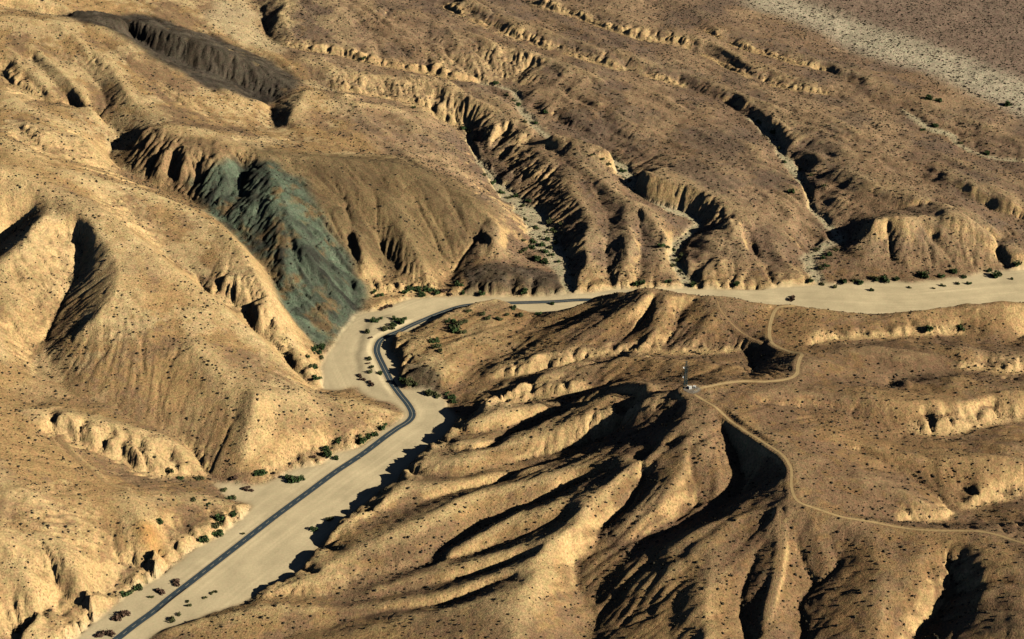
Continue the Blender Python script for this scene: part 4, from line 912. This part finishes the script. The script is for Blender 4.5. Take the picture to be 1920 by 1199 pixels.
for px, py, sz, k in ((480,892,4,0),(494,890,5,0),(443,899,5,4),(462,918,4,4),(470,920,3.5,4),(428,937,3,1),(420,920,3.4,2),(436,935,3.2,2)):
    bush(px, py, sz, k, 'at the side wash mouth by the straight road', 'bushes at the side wash mouth')
for px, py, sz, k in ((226,1154,6.5,4),(234,1152,5,4),(218,1158,4,4),(304,1110,4.5,4),(328,1094,5,4),(205,1188,5.5,4),(190,1195,5,4),(283,1121,2.4,3)):
    bush(px, py, sz, k, 'on the sand beside the straight road', 'leafless bushes on the sand')
for px, py, sz, k in ((322,1163,3.2,2),(336,1155,2,2),(354,1137,2.2,3),(590,995,3.5,0),(620,975,3,2),(675,820,2,2),(352,1130,2,3),(398,1113,2,3),(405,1111,2,3),(385,1122,2,3)):
    bush(px, py, sz, k, 'on the sand at the hill shadow edge', 'bushes at the shadow edge')
for px, py, sz, k in ((1031,420,5,2),(1037,432,4,1),(1000,455,4.5,1),(1018,461,4.5,0),(1028,451,4,0),(1007,487,5.5,0),(1022,494,5,0),(998,465,4,1),(1030,466,3.2,2),(1042,457,3.2,2),(1002,428,3.5,1),(980,388,3.8,3),(985,413,3.4,2),(1005,430,3.4,3),(1020,473,4.5,1),(1033,480,3.6,1),(980,452,3.6,3),(985,470,4,3),(975,475,3.6,3),(1050,420,3,3),(965,370,4,0),(990,378,3.8,0),(940,362,4,1),(955,372,3.2,2),(1040,437,3.4,3),(1060,470,2.6,3),(1025,436,2.6,3),(1012,445,2.5,3),(1048,492,3,0)):
    bush(px, py, sz, k, 'on the side wash below the dark striped slope', 'bushes on the striped-slope side wash')
for px, py, sz, k in ((931,160,4,0),(972,198,4.5,0),(1002,232,4.5,1),(1024,213,4.5,0),(985,230,3.5,2),(952,180,3,2),(963,190,3,3),(868,242,4.5,1),(880,250,3.6,2),(890,265,3,2),(908,330,3.4,2),(925,345,4,1),(1168,322,4,1),(1155,315,3,2),(1130,300,3,2),(1140,310,3,2),(1110,292,2.6,3),(1180,340,3,2),(1170,335,2.4,3),(682,112,4,1),(775,203,3,1)):
    bush(px, py, sz, k, 'on the pale wash high between northern ridges', 'bushes on the upper side washes')
for px, py, sz, k in ((1423,231,4.5,1),(1448,250,5,0),(1470,305,3.6,1),(1482,362,5,0),(1520,330,3,2),(1545,350,3,2),(1500,320,3,1),(1462,280,3,2),(1755,238,5,0),(1742,187,6,0),(1758,190,5,0),(1730,245,3.4,1),(1800,270,3.5,3),(1850,290,5,0),(1890,198,6,0),(1545,485,4,0),(1530,470,3.4,2),(1555,478,4,1),(1540,505,3.5,2),(1565,470,3.2,2),(1550,500,3.4,1),(1270,490,3.5,2),(1262,470,3.4,1),(1250,465,4,2),(1278,478,3.2,3),(1260,500,3.2,2),(1275,510,3,3),(1240,462,4,1)):
    bush(px, py, sz, k, 'in a narrow pale gully bed among northern hills', 'bushes in the northern gully beds')
for px, py, sz, k in ((1195,535,5,0),(1205,530,4,1),(1297,537,5,0),(1252,530,4,1),(1380,536,4,0),(1580,530,4.5,0),(1612,531,5,0),(1660,527,6,1),(1645,526,4,1),(1680,526,4,0),(1735,520,6.5,0),(1765,520,4,1),(1790,512,5,0),(1808,522,4,0),(1865,520,7,0),(1905,500,5.5,0),(1855,508,4,1),(1640,523,4,2),(1725,515,4,1),(1540,534,3,2),(1520,528,4,0),(1565,540,3,2),(1635,546,3,0),(1768,537,3,1),(1795,533,2.8,1),(1817,533,2.8,1),(1897,525,2.4,0),(1705,540,2.4,3),(1750,542,2,3),(1600,528,3,2)):
    bush(px, py, sz, k, 'along the north edge of the wide wash', 'bushes along the north wash edge')
bush(1487, 563, 6.5, 4, 'alone on the wash beside the dirt road', 'leafless bushes on the sand')
for px, py, sz, k in ((1742,620,5,0),(1802,618,4.5,1),(845,605,5,1),(858,612,6,3),(870,606,5,3),(850,620,6,1),(866,625,5,3),(905,590,4,2),(915,598,4,2),(880,585,3,2),(812,642,4,1),(818,652,5,3),(825,660,4,3),(975,592,4,2),(963,580,4,1),(1010,590,3.6,1),(1035,571,3,0),(820,640,4,1),(935,600,4,3),(950,592,3.4,3)):
    bush(px, py, sz, k, 'among the low knolls beside the road', 'bushes among the low knolls')
for px, py in ((558,545),):
    pass

# small dark scrub: thousands of clumps scattered over the slopes
def lump(seed, nseg=4):
    g = np.random.default_rng(seed); v = [(0, 0, 1.0)]
    for ring, (r, z) in enumerate(((.95, .5), (.85, -.3))):
        for k in range(nseg):
            t = 2 * math.pi * (k + .5 * ring) / nseg; q = r * g.uniform(.7, 1.25); v.append((q * math.cos(t), q * math.sin(t), z * g.uniform(.8, 1.2)))
    f = [(0, 1 + k, 1 + (k + 1) % nseg) for k in range(nseg)]
    for k in range(nseg):
        a = 1 + k; b = 1 + (k + 1) % nseg
        f += [(a, a + nseg, b + nseg), (a, b + nseg, b)]
    return np.array(v, float), np.array(f)
LU = [lump(400 + k) for k in range(4)]
NS = 190000
sx = rng.uniform(X0 + 20, X1 - 20, NS); sy = rng.uniform(Y0 + 10, Y1 - 60, NS)
ok = np.abs(sx) < 0.30 * (sy * CP + CAM_H * SP) + 20
ok &= bil(wmask, sx, sy) < 0.05
ok &= bil(slope, sx, sy) < 0.95
dens = 0.42 + 0.55 * fbm(sx, sy, 60, 3, 71) + 0.25 * bil(north, sx, sy) + 0.9 * bil(Zplain, sx, sy) + 0.3 * np.clip(bil(curv, sx, sy), 0, 1) - 0.35 * np.clip(bil(Zgreen + Zdark + .5 * Zdome, sx, sy), 0, 1)
ok &= rng.uniform(0, 1, NS) < np.clip(dens, 0.10, 0.95)
for L, hw, lab in TL:
    r, c, d, i = near(L, hw + 1.2); blk = np.zeros((NY, NX), bool); blk[r, c] = True
    ok &= ~blk[np.clip(((sy - Y0) / STEP).round().astype(int), 0, NY - 1), np.clip(((sx - X0) / STEP).round().astype(int), 0, NX - 1)]
ok &= np.hypot(sx - PADC[0], sy - PADC[1]) > 13
sx, sy = sx[ok], sy[ok]; sz = bil(Z, sx, sy); n = len(sx)
size = np.exp(rng.normal(-0.16, 0.40, n)); size = np.clip(size, .35, 2.0)
depth = sy * CP + (CAM_H - sz) * SP
rank = np.argsort(-size / depth)
# the largest in view stand as plants of their own
me_l = [pymesh('desert_scrub', a, f, M['scrub'], True) for a, f in LU]
for k in rank[:300]:
    o = obj('desert_scrub', me_l[k % 4], None, (sx[k], sy[k], sz[k]), random.uniform(0, 6.28)); s_ = size[k]; o.scale = (s_, s_, s_ * .85)
    tag(o, 'small dark round scrub clump on a bare slope', 'scrub', 'small scrub dotted over the slopes')
rest = rank[300:]; VV, FF = [], []; base = 0
for t in range(4):
    ids = rest[t::4]; a, f = LU[t]
    ang = rng.uniform(0, 6.28, len(ids)); ca, sa = np.cos(ang), np.sin(ang); s_ = size[ids]
    vx = (a[None, :, 0] * ca[:, None] - a[None, :, 1] * sa[:, None]) * s_[:, None] + sx[ids][:, None]
    vy = (a[None, :, 0] * sa[:, None] + a[None, :, 1] * ca[:, None]) * s_[:, None] + sy[ids][:, None]
    vz = a[None, :, 2] * s_[:, None] * .85 + sz[ids][:, None]
    VV.append(np.stack([vx, vy, vz], -1).reshape(-1, 3)); FF.append((f[None] + (np.arange(len(ids)) * len(a))[:, None, None]).reshape(-1, 3) + base); base += len(ids) * len(a)
tag(obj('scrub_cover', raw_mesh('scrub_cover', np.vstack(VV), np.vstack(FF), M['scrub'], True, 3)), 'countless small dark scrub clumps covering the hillsides', 'scrub', kind='stuff')
